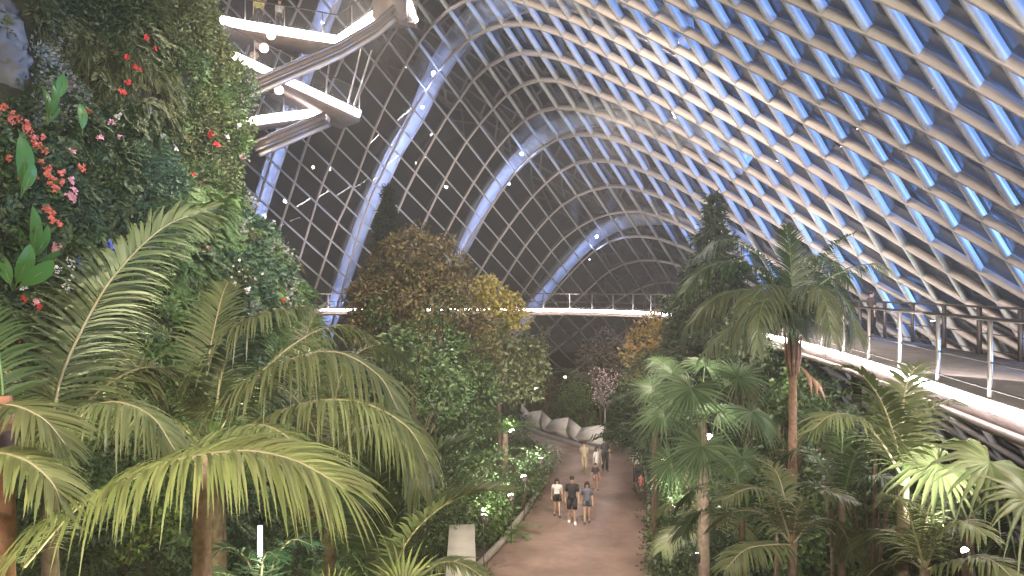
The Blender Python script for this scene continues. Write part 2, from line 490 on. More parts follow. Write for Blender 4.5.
# walkway columns
for k, (x, y) in enumerate(((9.2, 12.5), (10.6, 24), (11.3, 36), (8.5, 57.5), (-6, 61.3))):
    b = MB(); b.tube([(x, y, 0), (x, y, DZ - .5)], .16, 12)
    o = b.build('walkway_support', M['under'], None, True)
    tag(o, ['steel column under the walkway nearest the right edge', 'steel column under the walkway behind the tall ringed palm', 'steel column under the walkway behind the conifer',
            'steel column under the far walkway beside the orange-leaved tree', 'steel column under the far walkway behind the bushy brown-green tree'][k], 'column')

# sky bridges high at the upper left
def pp(l): return [P(*a) for a in l]
def lin(l, n=3):
    l = pp(l); out = []
    for a, b_ in zip(l, l[1:]):
        for k in range(n): out.append(a.lerp(b_, k / n))
    return out + [l[-1]]
walkway('sky_bridge', 'topmost sky bridge with glass railing and bright strip, two visitors standing on it', lin([(205, 16, 35), (250, 25, 35.5), (337, 39, 37), (374, 13, 38.5)]), -1.5, .45, glassrail=True, back=False, post_step=1.7, led_out=-.12, strip_h=.38)
walkway('sky_bridge', 'sloping sky bridge with bright strip descending to the right into a pointed end', lin([(215, 46, 34), (292, 82, 36), (359, 113, 38)]), -2.0, .45, glassrail=True, back=False, post_step=1.7, led_out=-.12, strip_h=.34)
walkway('sky_bridge', 'lowest sky bridge whose bright strip leaves the green wall near its edge', lin([(236, 122, 35), (262, 118, 36), (327, 110, 38.5)]), -1.6, .45, glassrail=True, back=False, post_step=1.7, led_out=-.12, strip_h=.38)
walkway('sky_bridge', 'short piece of sky bridge with strip at the top edge, right of the other bridges', lin([(402, -22, 39), (417, 21, 38.2)]), 1.2, .4, glassrail=True, back=False, post_step=1.7, led_out=-.06, strip_h=.3)
def ramp(label, l, w, th):
    t = thing('steel_ramp', label, 'ramp'); e = lin(l, 4)
    e2 = [p + Vector((0, w, 0)) for p in e]
    b = MB(); ribbon(b, e, e2, -th, 0); part('soffit', b, M['under'], t)
    for q, dz in ((0, 0.02), (0, -th), (w, -th)):
        b = MB(); b.tube([p + Vector((0, q, dz)) for p in e], .07, 8); part('edge_tube', b, M['tubel'], t, True)
    b = MB(); b.tube([p + Vector((0, w * .5, -th - .1)) for p in e], .10, 8); part('spine_tube', b, M['post'], t, True)
    recenter(t, tuple(e[0])); return t
ramp('long dark steel ramp slanting up across the sky bridges from the green wall', [(222, 94, 31), (277, 70, 32), (340, 43, 33.5), (376, 22, 34.5), (394, 6, 35)], .8, .32)
ramp('short steel ramp slanting below the lowest sky bridge', [(255, 142, 32), (325, 113, 35)], 1.0, .35)
b = MB(); b.box(P(391, 2, 37.5), (1.5, 1.6, 2.0)); 
tag(b.build('bridge_landing', M['under']), 'brown boxed landing at the top edge where the sky bridges turn', 'landing')
for k, (a, c, r, lb) in enumerate((((362, 46, 37), (346, 111, 37.3), .045, 'thin steel hanger rod reaching the pointed end of the sloping bridge, left of the pair'),
                      ((372, 50, 37), (352, 112, 37.3), .045, 'thin steel hanger rod reaching the pointed end of the sloping bridge, right of the pair'),
                      ((330, 58, 38), (325, 96, 38), .04, 'short hanger rod between the ramp and the sloping bridge'))):
    b = MB(); b.tube([P(*a), P(*c)], r, 6); tag(b.build('hanger_rod', M['post'], None, True), lb, 'rod')
# warm ball lamps under the topmost bridge
M['bulb'] = emis('warm lamp globe', (1, .72, .5), 5)
for (px, py, D, lb) in ((264, 48, 34.5, 'round warm lamp hanging just below the topmost sky bridge'), (279, 90, 34.5, 'smaller warm lamp lower down beside the sloping bridge'), (271, 35, 34.5, 'round warm lamp right under the bright strip of the topmost bridge')):
    t = thing('globe_lamp', lb, 'lamp'); c = P(px, py, D)
    b = MB(); b.ball(c, .2, 14, 8); part('globe', b, M['bulb'], t, True)
    b = MB(); b.tube([c + Vector((0, 0, .18)), c + Vector((0, 0, .9))], .02, 6); part('rod', b, M['steel'], t)
    recenter(t, tuple(c))

# ============================================================ ground and paths
def gp(px, py):
    D = CAMZ * F / (py - 288); return Vector(((px - 512) / F * D, D, 0))
b = MB(); b.add([(-70, -12, 0), (70, -12, 0), (70, 110, 0), (-70, 110, 0)], [(0, 1, 2, 3)])
tag(b.build('floor', M['soil']), kind='structure')
def poly_slab(pts, z0, z1, m, name, **kw):
    n = len(pts); vs = [(p.x, p.y, z1) for p in pts] + [(p.x, p.y, z0) for p in pts]
    fs = [tuple(range(n))] + [(i, i + n, (i + 1) % n + n, (i + 1) % n) for i in range(n)]
    b = MB(); b.add(vs, fs); o = b.build(name, m)
    me = o.data; bm = bmesh.new(); bm.from_mesh(me); bmesh.ops.triangulate(bm, faces=[f for f in bm.faces if len(f.verts) > 4]); bmesh.ops.recalc_face_normals(bm, faces=bm.faces); bm.to_mesh(me); bm.free()
    return o
left_edge = [gp(*a) for a in ((452, 640), (474, 576), (500, 549), (522, 520), (538, 497), (548, 478), (549, 462), (546, 449))]
right_edge = [gp(*a) for a in ((672, 640), (658, 576), (650, 530), (648, 490), (644, 470), (636, 452), (622, 443), (604, 440), (588, 437), (560, 432))]
path = left_edge + [gp(545, 449), gp(530, 442), gp(512, 436), gp(515, 421), gp(540, 428)] + right_edge[::-1]
tag(poly_slab(path, .0, .05, M['path'], 'floor_path'), kind='structure')
side = [gp(546, 450), gp(552, 447), gp(577, 446.5), gp(588, 441), gp(560, 432), gp(540, 427), gp(515, 420), gp(512, 436), gp(530, 443)]
tag(poly_slab(side, .05, .07, M['path2'], 'floor_branch_path'), kind='structure')
# kerbs
b = MB(); b.bar([p + Vector((0, 0, .12)) for p in left_edge], .16, .3); tag(b.build('trim_900', M['kerb']), kind='structure')
b = MB(); b.bar([p + Vector((0, 0, .10)) for p in right_edge[:5]], .16, .26); tag(b.build('trim_901', M['kerb']), kind='structure')
# retaining wall of the left bed at the bottom edge
rw = [P(476, 600, 20), P(474, 560, 20.5), P(470, 528, 22)]
b = MB()
t = thing('concrete_planter', 'pale concrete planter edge at the bottom, left of the path', 'planter')
w0 = [Vector((-1.0, 14.5, 0)), Vector((-1.25, 19, 0)), Vector((-1.55, 24.2, 0))]
b.bar([p + Vector((0, 0, .8)) for p in w0], .7, 1.6); part('body', b, M['retain'], t)
b = MB(); b.bar([p + Vector((0, 0, 1.63)) for p in w0], .78, .06); part('coping', b, M['retain'], t)
recenter(t, tuple(w0[0]))

# folded white faceted screen beside the branch path
t = thing('folded_screen', 'long low white screen folded into triangular facets beside the upper branch of the path', 'screen')
base = [gp(519, 426), gp(531, 431), gp(545, 437), gp(560, 441), gp(575, 446), gp(589, 450), gp(602, 452)]
up_ = resample(base, 1.45); n_ = len(up_)
lo_ = [p + Vector((0, 0, .25)) for p in up_]
hi_ = []; mid_ = []
for k, p in enumerate(up_):
    T_ = (up_[min(k + 1, n_ - 1)] - up_[max(k - 1, 0)]).normalized(); fr = Vector((T_.y, -T_.x, 0))
    if fr.y > 0: fr = -fr
    hh = 1.45 if k % 2 == 0 else 1.1
    hi_.append(p + Vector((0, 0, hh)) + fr * (-.2 if k % 2 == 0 else -.05)); mid_.append(p + Vector((0, 0, .75 if k % 2 == 0 else .62)) + fr * (.0 if k % 2 == 0 else .42)); lo_[k] = lo_[k] + fr * (-.2 if k % 2 == 0 else .1)
def panel(*v_):
    b = MB(); b.add(v_, [tuple(range(len(v_)))]); o = part('facet_panel', b, M['facet'], t)
    sm = o.modifiers.new('thick', 'SOLIDIFY'); sm.thickness = .04
for k in range(n_ - 1):
    panel(hi_[k], hi_[k + 1], mid_[k if k % 2 else k + 1]) ; panel(hi_[k + 1] if k % 2 else hi_[k], mid_[k], mid_[k + 1]); panel(mid_[k], lo_[k], mid_[k + 1]); panel(lo_[k], lo_[k + 1], mid_[k + 1])
b = MB(); b.bar([p + Vector((0, -.35, .16)) for p in base], .3, .3); part('plinth', b, M['facet_edge'], t)
recenter(t, tuple(base[0]))
# ============================================================ plant generators
L = {}
L['olive'] = leafmat('olive leaf', [(.04, .055, .02), (.12, .145, .06), (.22, .24, .13)])
L['palm'] = leafmat('palm leaflet', [(.12, .145, .065), (.175, .195, .095), (.23, .24, .13)], .38, .35)
L['palmy'] = leafmat('yellow green palm leaflet', [(.16, .18, .075), (.225, .24, .10), (.29, .29, .135)], .4, .4)
L['palmg'] = leafmat('grey green palm leaflet', [(.085, .105, .055), (.13, .145, .08), (.18, .19, .115)], .38, .3)
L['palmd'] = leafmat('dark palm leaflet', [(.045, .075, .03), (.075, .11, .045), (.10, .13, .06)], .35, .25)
L['fan'] = leafmat('fan palm leaf', [(.06, .11, .045), (.11, .165, .075), (.17, .22, .12)], .35, .35)
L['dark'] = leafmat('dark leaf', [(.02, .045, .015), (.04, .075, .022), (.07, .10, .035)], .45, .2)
L['mid'] = leafmat('mid green leaf', [(.022, .045, .018), (.065, .115, .045), (.15, .21, .095)])
L['bright'] = leafmat('fresh green leaf', [(.07, .15, .04), (.13, .22, .075), (.21, .29, .12)])
L['teal'] = leafmat('blue green leaf', [(.03, .075, .045), (.06, .12, .075), (.11, .18, .12)])
L['moss'] = leafmat('mossy leaf', [(.03, .04, .015), (.10, .12, .045), (.20, .22, .11)])
L['brown'] = leafmat('bronze leaf', [(.035, .035, .018), (.10, .078, .036), (.18, .125, .06), (.08, .09, .036)])
L['yellow'] = leafmat('golden leaf', [(.22, .19, .05), (.38, .28, .07), (.30, .30, .08)])
L['orange'] = leafmat('orange leaf', [(.14, .13, .05), (.36, .20, .07), (.22, .20, .07)])
L['mauve'] = leafmat('greyish mauve leaf', [(.13, .09, .08), (.20, .15, .13), (.16, .16, .10)])
L['grey'] = leafmat('silvery leaf', [(.14, .17, .14), (.26, .29, .25), (.36, .38, .34)])
L['conifer'] = leafmat('dark conifer needle', [(.010, .022, .012), (.02, .035, .02), (.035, .055, .03)], .6, .1)
L['hedge'] = leafmat('lime leaf', [(.16, .26, .04), (.26, .38, .08)])
Z3 = np.array([0, 0, 1.0])
def unit(a): return a / np.maximum(np.linalg.norm(a, axis=-1, keepdims=True), 1e-9)
def rnd_dir(n):
    v = NR.normal(size=(n, 3)); return unit(v)

def leaf_quads(b, pos, d, n, Ln, W, curl=.18):
    """simple pointed leaves; d = direction, n = blade normal"""
    d = unit(d); s = unit(np.cross(d, n)); n = np.cross(s, d)
    Ln = np.asarray(Ln)[:, None] if np.ndim(Ln) else Ln; W = np.asarray(W)[:, None] if np.ndim(W) else W
    v = np.stack([pos, pos + d * Ln * .45 + s * W * .5 + n * Ln * curl * .4, pos + d * Ln - n * Ln * curl * .5,
                  pos + d * Ln * .45 - s * W * .5 + n * Ln * curl * .4], axis=1)
    b.addq(v, [(0, 1, 2), (0, 2, 3)])
def strips(b, pos, d, wd, Ln, W, droop, K=4, fold=None, prof=(.45, 1, .85, .55, 0)):
    """long leaflets bending down; wd = blade width direction"""
    d = unit(d); N = len(pos); Ln = np.broadcast_to(Ln, N)[:, None]; W = np.broadcast_to(W, N)[:, None]; droop = np.broadcast_to(droop, N)[:, None]
    vs = []
    for k in range(K + 1):
        s = k / K
        c = pos + d * Ln * s * (1 - .25 * droop * s) - Z3 * droop * Ln * s * s * .75
        w = W * np.interp(s, np.linspace(0, 1, len(prof)), prof)
        if k < K: vs += [c - wd * w / 2, c + wd * w / 2]
        else: vs.append(c)
    f = [(2 * k, 2 * k + 1, 2 * k + 3, 2 * k + 2) for k in range(K - 1)] + [(2 * K - 2, 2 * K - 1, 2 * K)]
    b.addq(np.stack(vs, 1), f)

def frond(parent, curve, leaf=.6, n=46, w=.035, droop=.5, m='palm', rise=.25, a0=20, a1=55, rr=.022, roll=0, prof=(.55, .9, 1, .95, .75, .35), start=.12, jit=.12, name='frond', rm='rachis', K=4):
    """one feather leaf; curve in the thing's parent coordinates (world; recentred later)"""
    if m in ('palmg', 'palmd', 'mid', 'bright') and rm == 'rachis': rm = 'gstem'
    pts = catmull(curve, 8)
    Pn = np.array([tuple(p) for p in pts]); seg = np.linalg.norm(np.diff(Pn, axis=0), axis=1); cum = np.concatenate([[0], np.cumsum(seg)]) / seg.sum()
    def at(t): return np.stack([np.interp(t, cum, Pn[:, k]) for k in range(3)], 1)
    n = int(n * 1.3); w = w * .85
    t = np.linspace(start, .995, n)
    b = MB()
    for sg in (-1, 1):
        tt = np.clip(t + NR.normal(size=n) * .25 / n, 0, 1)
        p = at(tt); T = unit(at(np.minimum(tt + .02, 1)) - at(np.maximum(tt - .02, 0)))
        up = np.tile(Z3, (n, 1)); up = up - T * (up * T).sum(1, keepdims=True)
        bad = np.linalg.norm(up, axis=1) < .25; up[bad] = np.array([0, -1, .3]); up = unit(up - T * (up * T).sum(1, keepdims=True))
        B = np.cross(T, up)
        if roll:
            c, s = math.cos(roll), math.sin(roll); B, up = B * c + up * s, up * c - B * s
        an = np.radians(np.interp(tt, [0, 1], [a0, a1])) + NR.normal(size=n) * .06
        d = B * sg * np.cos(an)[:, None] + T * np.sin(an)[:, None] + up * (rise + NR.normal(size=n)[:, None] * jit * .6)
        wd = unit(np.cross(unit(d), up) + up * .25 * sg)
        Ln = leaf * np.interp(tt, np.linspace(0, 1, len(prof)), prof) * (1 + NR.normal(size=n) * jit * .6)
        strips(b, p, d, wd, Ln, w, droop * (1 + NR.normal(size=n) * jit * 1.5), K)
    fo = b.build(name, L[m], parent, False)
    b = MB(); k = len(pts); b.tube(pts, [rr * .72 * (1 - .85 * i / (k - 1)) + .002 for i in range(k)], 6)
    b.build('rachis', M[rm] if rm in M else L[rm], fo, True)
    return fo
def arc_curve(base, az, el, length, sag, n=5):
    """frond line leaving base at azimuth az, elevation el, bending down by sag"""
    base = Vector(base); out = []
    h = Vector((math.cos(az), math.sin(az), 0))
    for k in range(n):
        s = k / (n - 1); e = el - sag * s
        if k == 0: p = base.copy()
        else: p = out[-1] + (h * math.cos(e) + Vector((0, 0, math.sin(e)))) * length / (n - 1)
        out.append(p)
    return out
def trunk(parent, pts, r0, r1, m='palmbark', name='trunk'):
    pts = catmull(pts, 6); b = MB(); k = len(pts); rings = []
    rad = []
    q = []
    for i in range(k - 1):
        for s in range(3):
            q.append(pts[i].lerp(pts[i + 1], s / 3)); u = (i + s / 3) / (k - 1)
            rad.append((r0 + (r1 - r0) * u) * (1.0 + (.08 if s == 0 else -.02)))
    q.append(pts[-1]); rad.append(r1)
    b.tube(q, rad, 12); return b.build(name, M[m], parent, True)
def feather_palm(name, label, cat, base, top, r0=.1, r1=.07, nf=9, length=2.2, leaf=.55, m='palm', seed=1, group=None, sag=1.5, el=1.1, n=40, w=.035, droop=.5, bark='palmbark', shaft=True, jit=.15):
    r = random.Random(seed); t = thing(name, label, cat, group=group); base = Vector(base); top = Vector(top)
    trunk(t, [base, base.lerp(top, .5) + Vector((r.uniform(-.1, .1), r.uniform(-.1, .1), 0)), top], r0, r1, bark)
    if shaft:
        b = MB(); b.tube([top - Vector((0, 0, .5)), top - Vector((0, 0, .1)), top + Vector((0, 0, .3))], [r1 * 1.1, r1 * 1.5, r1 * .6], 10); b.build('crownshaft', M['gstem'], t, True)
    for k in range(nf):
        az = 2 * math.pi * (k + r.uniform(-.25, .25)) / nf; e = el * r.uniform(.75, 1.15) if k % 3 else min(1.45, el * 1.3)
        frond(t, arc_curve(top, az, e, length * r.uniform(.85, 1.1), sag * r.uniform(.8, 1.2)), leaf, n, w, droop, m, jit=jit)
    recenter(t, tuple(base)); return t
def fan(parent, hub, face, axis, rad, m='fan', n=30, spread=300, droop=.25, pet=None, depth=.42, name='fan_leaf'):
    """pleated fan leaf: hub point, face = blade normal, axis = middle segment direction"""
    hub = np.array(tuple(hub)); N_ = unit(np.array(tuple(face), float)); A = np.array(tuple(axis), float); A = unit(A - N_ * A.dot(N_)); B = np.cross(N_, A)
    b = MB(); an = np.radians(np.linspace(-spread / 2, spread / 2, n)); dd = np.radians(spread / (n - 1)) / 2
    prof_s = [0.0, .25, depth, .75, 1.0]; vs = []
    r = rad * (1 - .25 * (np.abs(an) / np.pi)) * (1 + NR.normal(size=n) * .04)
    dr = droop * (1 + NR.normal(size=n) * .35)
    for s in prof_s:
        wd = min(s, depth) * dd * 1.04 * (.92 if s <= depth else .62 * max(0, (1 - s) / (1 - depth)) ** .7)
        row = []
        for sg in ((-1, 0, 1) if s < 1 else (0,)):
            ang = an + sg * (wd / max(s, 1e-3) if s > 0 else 0)
            c = hub + (np.cos(ang)[:, None] * A + np.sin(ang)[:, None] * B) * (r * s)[:, None]
            c = c + N_ * ((.022 if sg == 0 else -.012) * rad * (1 if 0 < s else 0)) - N_ * (rad * .10 * s * s)
            c = c - Z3 * (dr * r * max(0, s - .35) ** 2 * 2.0)[:, None]
            vs.append(c)
    f = []
    for k in range(3):
        a = 3 * k; f += [(a, a + 1, a + 4, a + 3), (a + 1, a + 2, a + 5, a + 4)]
    f += [(9, 10, 12), (10, 11, 12)]
    b.addq(np.stack(vs, 1), f)
    fo = b.build(name, L[m], parent, False)
    if pet is not None:
        p0 = Vector(pet); h = Vector(hub); mid = (p0 + h) / 2 + Vector((0, 0, .12 * (h - p0).length))
        bb = MB(); bb.tube(catmull([p0, mid, h], 5), .016, 6); bb.build('petiole', M['gstem'], fo, True)
    return fo
def fan_palm(name, label, base, top, hubs, rad=1.0, r0=.12, m='fan', n=30, droop=.3):
    t = thing(name, label, 'palm'); top = Vector(top)
    trunk(t, [base, Vector(base).lerp(top, .5), top], r0, r0 * .8, 'bark')
    for h in hubs:
        hub = Vector(h[0]); out = (hub - top); ax = out.copy(); ax.z -= .2 * out.length
        face = Vector(h[1]) if len(h) > 1 and h[1] else (Vector((0, 0, 1)) + out.normalized() * .2 + Vector((0, -.7, 0)))
        fan(t, hub, face, ax, rad * (h[2] if len(h) > 2 else 1), m, n, droop=droop, pet=top)
    recenter(t, tuple(base)); return t
def crown(b, blobs, dens, ls, lw, hang=.3, fill=.75, outw=.8):
    """leaves over a set of balls (centre, radius)"""
    for (c, r, *q) in blobs:
        n = int(dens * r * r); c = np.array(tuple(c)); sc = np.array(q[0] if q else (1, 1, 1))
        u = rnd_dir(n); rad = r * (fill + (1 - fill) * NR.random(n) ** .5) * (1 + .22 * np.sin(u[:, 0] * 7 + c[0] * 3) * np.sin(u[:, 2] * 8 + c[2] * 2) )
        pos = c + u * rad[:, None] * sc
        d = unit(u * outw + rnd_dir(n) * .8 + np.array([0, 0, -hang]))
        nn = unit(u * .8 + rnd_dir(n) * .6)
        leaf_quads(b, pos, d, nn, ls * NR.uniform(.7, 1.3, n), lw * NR.uniform(.7, 1.3, n))
def tree(name, label, cat, base, blobs, m, dens=260, ls=.2, lw=.09, hang=.3, r0=.14, group=None, extra=None, bark='bark', fill=.6):
    t = thing(name, label, cat, group=group); base = Vector(base)
    b = MB(); crown(b, blobs, dens, ls, lw, hang, fill); b.build('foliage', L[m], t)
    if extra:
        b = MB(); crown(b, extra[0], dens, ls, lw, hang, fill); b.build('foliage', L[extra[1]], t)
    bl = [Vector(x[0]) for x in blobs]; cen = sum(bl, Vector()) / len(bl); low = Vector((cen.x * .5 + base.x * .5, cen.y * .5 + base.y * .5, base.z + (cen.z - base.z) * .45))
    b = MB(); b.tube(catmull([base, low, cen], 4), [r0 * (1 - .6 * k / 8) for k in range(9)], 8)
    for c in bl[:14]:
        b.tube([low, low.lerp(c, .55) + Vector((0, 0, .1)), c], [r0 * .45, r0 * .28, r0 * .08], 5)
    b.build('trunk', M[bark], t, True); recenter(t, tuple(base)); return t
def conifer(name, label, base, top, rb, tiers, m='conifer', seed=3, low=.15, ls=.16):
    r = random.Random(seed); t = thing(name, label, 'tree'); base = Vector(base); top = Vector(top); H = (top - base).length
    b = MB(); tr = MB(); tr.tube([base, top], [.16, .015], 8)
    for k in range(tiers):
        u = low + (1 - low) * k / tiers; p = base.lerp(top, u); R_ = rb * (1 - u) ** 1.15 * r.uniform(.6, 1.3) + .08; nb = 7 + int(6 * (1 - u))
        for q in range(nb):
            az = 2 * math.pi * (q + r.random() * .8) / nb; e = p + Vector((math.cos(az) * R_, math.sin(az) * R_, -R_ * .22 + r.uniform(-.05, .1)))
            tr.tube([p, (p + e) / 2 + Vector((0, 0, .05 * R_)), e], [.025, .015, .005], 4)
            n = int(44 * R_) + 12; s = NR.random(n) ** .7; pos = np.array(tuple(p)) + (np.array(tuple(e - p)))[None, :] * s[:, None] + NR.normal(size=(n, 3)) * .04 * (1 + R_)
            hd = np.array(tuple((e - p).normalized())); d = unit(hd * .7 + rnd_dir(n) * .8 - Z3 * .25)
            leaf_quads(b, pos, d, rnd_dir(n), ls * NR.uniform(.7, 1.4, n), ls * .22)
    b.build('foliage', L[m], t); tr.build('trunk', M['bark'], t, True); recenter(t, tuple(base)); return t
def rosette(b, c, n, ln, w, up=.8, droop=.6, K=4):
    """strap leaves from one point"""
    az = NR.uniform(0, 2 * np.pi, n); el = NR.uniform(.25, 1.3, n) * up
    d = np.stack([np.cos(az) * np.cos(el), np.sin(az) * np.cos(el), np.sin(el)], 1)
    wd = np.stack([-np.sin(az), np.cos(az), np.zeros(n)], 1)
    strips(b, np.tile(np.array(tuple(c)), (n, 1)), d, wd, ln * NR.uniform(.6, 1.1, n), w, droop * NR.uniform(.6, 1.3, n), K)
def shrub(kind, base, s, label, group=None, seed=0):
    """small bed plants: every one a thing with stem(s) and foliage"""
    NAME = {'round': ('round_shrub', 'shrub'), 'grass': ('grass_clump', 'grass'), 'fern': ('fern', 'fern'), 'broad': ('broadleaf_shrub', 'shrub'), 'lime': ('lime_shrub', 'shrub'),
            'cycad': ('cycad', 'palm'), 'strap': ('strap_leaf_plant', 'plant'), 'flower': ('flowering_shrub', 'shrub'), 'dark': ('dark_shrub', 'shrub'), 'teal': ('blue_green_shrub', 'shrub'), 'treefern': ('tree_fern', 'fern'), 'bronze': ('bronze_shrub', 'shrub')}[kind]
    t = thing(NAME[0], label, NAME[1], group=group); x, y, z = base
    r = random.Random(seed + int(x * 97) + int(y * 31)); B0 = Vector(base)
    if kind in ('round', 'broad', 'lime', 'flower', 'dark', 'teal', 'bronze'):
        mm = {'round': 'mid', 'broad': 'bright', 'lime': 'hedge', 'flower': 'mid', 'dark': 'dark', 'teal': 'teal', 'bronze': 'brown'}[kind]
        bl = [(Vector((x + r.uniform(-.45, .45) * s, y + r.uniform(-.4, .4) * s, z + s * r.uniform(.4, .95))), s * r.uniform(.35, .5)) for k in range(7)]
        b = MB(); big = .22 if kind in ('broad', 'teal') else .13
        crown(b, bl, 420 if big < .2 else 170, big, big * .5, .3, .5); b.build('foliage', L[mm], t)
        b = MB()
        for c, q in bl: b.tube([B0, B0.lerp(c, .6), c], [.03, .02, .008], 5)
        b.build('stem', M['bark'], t, True)
        if kind == 'flower':
            b = MB(); bl2 = [(c, q * 1.08) for c, q in bl]; crown(b, bl2, 60, .09, .08, 0, 1.0); b.build('blossom', M['pinkp'], t)
    elif kind in ('grass', 'strap'):
        b = MB(); rosette(b, (x, y, z + .02), 60 if kind == 'grass' else 26, s, .025 if kind == 'grass' else .08, .95, .6)
        b.build('foliage', L['moss' if kind == 'grass' else 'bright'], t)
    elif kind in ('fern', 'cycad', 'treefern'):
        tz = {'fern': .05, 'cycad': .25 * s, 'treefern': 1.2 * s}[kind]; top = Vector((x, y, z + tz))
        if kind != 'fern': trunk(t, [B0, B0.lerp(top, .5), top], .07 * s + .03, .06 * s + .02, 'bark')
        nf = 9 if kind == 'fern' else 12
        for k in range(nf):
            az = 2 * math.pi * (k + r.uniform(-.3, .3)) / nf
            frond(t, arc_curve(top, az, r.uniform(.7, 1.2), s * r.uniform(.8, 1.1), r.uniform(1.0, 1.6), 4), .24 * s, 22, .03, .3, {'fern': 'bright', 'cycad': 'palmd', 'treefern': 'mid'}[kind], rr=.012, K=3)
    recenter(t, tuple(base)); return t
M['pinkp'] = mat('pale pink petal', (.75, .55, .55), .6)
M['redp'] = mat('red petal', (.62, .045, .04), .5)
M['coral'] = mat('coral petal', (.75, .20, .14), .5)
M['pink'] = mat('pink petal', (.80, .38, .45), .5)
M['whitep'] = mat('white petal', (.8, .78, .78), .5)
M['bluep'] = mat('blue petal', (.14, .17, .60), .5)
# ============================================================ planted mountain
MC = (-17.0, 24.0)
def mr(th, z):
    r = 12.9 - .345 * z if z > 0 else 12.9
    p = Vector((math.cos(th) * 3.1, math.sin(th) * 3.1, z * .28))
    return r + noise.noise(p) * 1.0 + noise.noise(p * 2.7 + Vector((5, 1, 2))) * .55 + noise.noise(p * 7) * .16
def mp(th, z, o=0):
    r = mr(th, z) + o; return Vector((MC[0] + math.cos(th) * r, MC[1] + math.sin(th) * r, z))
def mnorm(th, z):
    a = mp(th, z); return (mp(th + .02, z) - a).cross(mp(th, z + .2) - a).normalized()
def mhit(px, py, o=0):
    d = P(px, py, 1) - Vector((0, 0, CAMZ)); s = 8
    while s < 60:
        p = Vector((0, 0, CAMZ)) + d * s; th = math.atan2(p.y - MC[1], p.x - MC[0]); rr = math.hypot(p.x - MC[0], p.y - MC[1])
        if rr < mr(th, p.z) + o: return p, mnorm(th, p.z)
        s += .06
    return None
b = MB(); vs = []; NT, NZ = 110, 64
for iz in range(NZ + 1):
    for it in range(NT):
        vs.append(mp(2 * math.pi * it / NT, iz * 27 / NZ - .05))
fs = [(iz * NT + it, iz * NT + (it + 1) % NT, (iz + 1) * NT + (it + 1) % NT, (iz + 1) * NT + it) for iz in range(NZ) for it in range(NT)]
fs.append(tuple(NZ * NT + k for k in range(NT)))
b.add(vs, fs); o = b.build('planted_mountain', M['rockd'] if 'rockd' in M else mat('dark mountain soil', (.02, .022, .014), .95, 0, (.05, .05, .03), 1.5, .5), None, True)
tag(o, 'huge rounded man-made mountain covered in plants, filling the upper left', 'green wall')
# bare rock panels at the upper left
t = thing('rock_face', 'bare grey rock face with cracked panels at the upper left edge', 'rock')
for (px, py, w, h) in ((4, 30, 1.1, .8), (10, 50, 1.0, .6), (3, 66, 1.2, .7), (15, 66, .8, .5), (2, 10, .9, .7)):
    hit = mhit(px, py)
    if hit:
        p, n = hit; b = MB(); Mx = Matrix.Translation(p + n * .18) @ n.to_track_quat('Z', 'Y').to_matrix().to_4x4() @ Matrix.Rotation(R.uniform(-.15, .15), 4, 'Z')
        vs = []; bm_n = 8
        for a in range(bm_n + 1):
            for c in range(bm_n + 1):
                u, v = a / bm_n - .5, c / bm_n - .5
                vs.append(Mx @ Vector((u * h * 1.2, v * w, noise.noise(Vector((u * 4 + px, v * 4, py))) * .22 - (.5 if a in (0, bm_n) or c in (0, bm_n) else 0))))
        b.add(vs, [(a * 9 + c, (a + 1) * 9 + c, (a + 1) * 9 + c + 1, a * 9 + c + 1) for a in range(8) for c in range(8)])
        part('rock_panel', b, M['rock'], t)
recenter(t, tuple(mhit(6, 30)[0]))
# ---- foliage coat: clumps of kinds that change over the surface
kinds = {k: MB() for k in ('dark', 'mid', 'moss', 'bright', 'grey', 'teal', 'brown', 'olive')}
def clump(kb, p, n, kind, s):
    p = np.array(tuple(p)); n = np.array(tuple(n)); b = kinds[kb]
    if kind == 'leafy':
        k = 48; u = unit(rnd_dir(k) + n * .9); pos = p + u * s * NR.uniform(.35, 1, k)[:, None]
        leaf_quads(b, pos, u + rnd_dir(k) * .5 - Z3 * .35, unit(n + rnd_dir(k) * .7), s * NR.uniform(.28, .5, k), s * .22)
    elif kind == 'small':
        k = 56; u = unit(rnd_dir(k) + n * .9); pos = p + u * s * NR.uniform(.3, 1.1, k)[:, None]
        leaf_quads(b, pos, u + rnd_dir(k) * .6 - Z3 * .2, unit(n + rnd_dir(k) * .8), s * NR.uniform(.22, .42, k), s * .19)
    elif kind == 'hang':
        k = 34; u = unit(rnd_dir(k) * .8 + n * .9 + Z3 * .35); wd = unit(np.cross(u, n + rnd_dir(k) * .3))
        strips(b, np.tile(p, (k, 1)), u, wd, s * NR.uniform(1.0, 1.9, k), s * .08, NR.uniform(.7, 1.3, k), 4)
    elif kind == 'fern':
        k = 9
        for q in range(k):
            u = unit(NR.normal(size=3) * .8 + n * .9 + Z3 * .1); Ls = s * NR.uniform(1.0, 1.5); m_ = 12; tt = np.linspace(.15, 1, m_)
            cv = p + u * (Ls * tt)[:, None] - Z3 * (Ls * .5 * tt ** 2)[:, None]
            sd = unit(np.cross(u, n)); 
            for sg in (-1, 1):
                leaf_quads(b, cv, np.tile(sd * sg + u * .4 - Z3 * .15, (m_, 1)), np.tile(n, (m_, 1)), Ls * .28 * np.sin(tt * 2.6 + .3) + .02, Ls * .09)
tot = 0
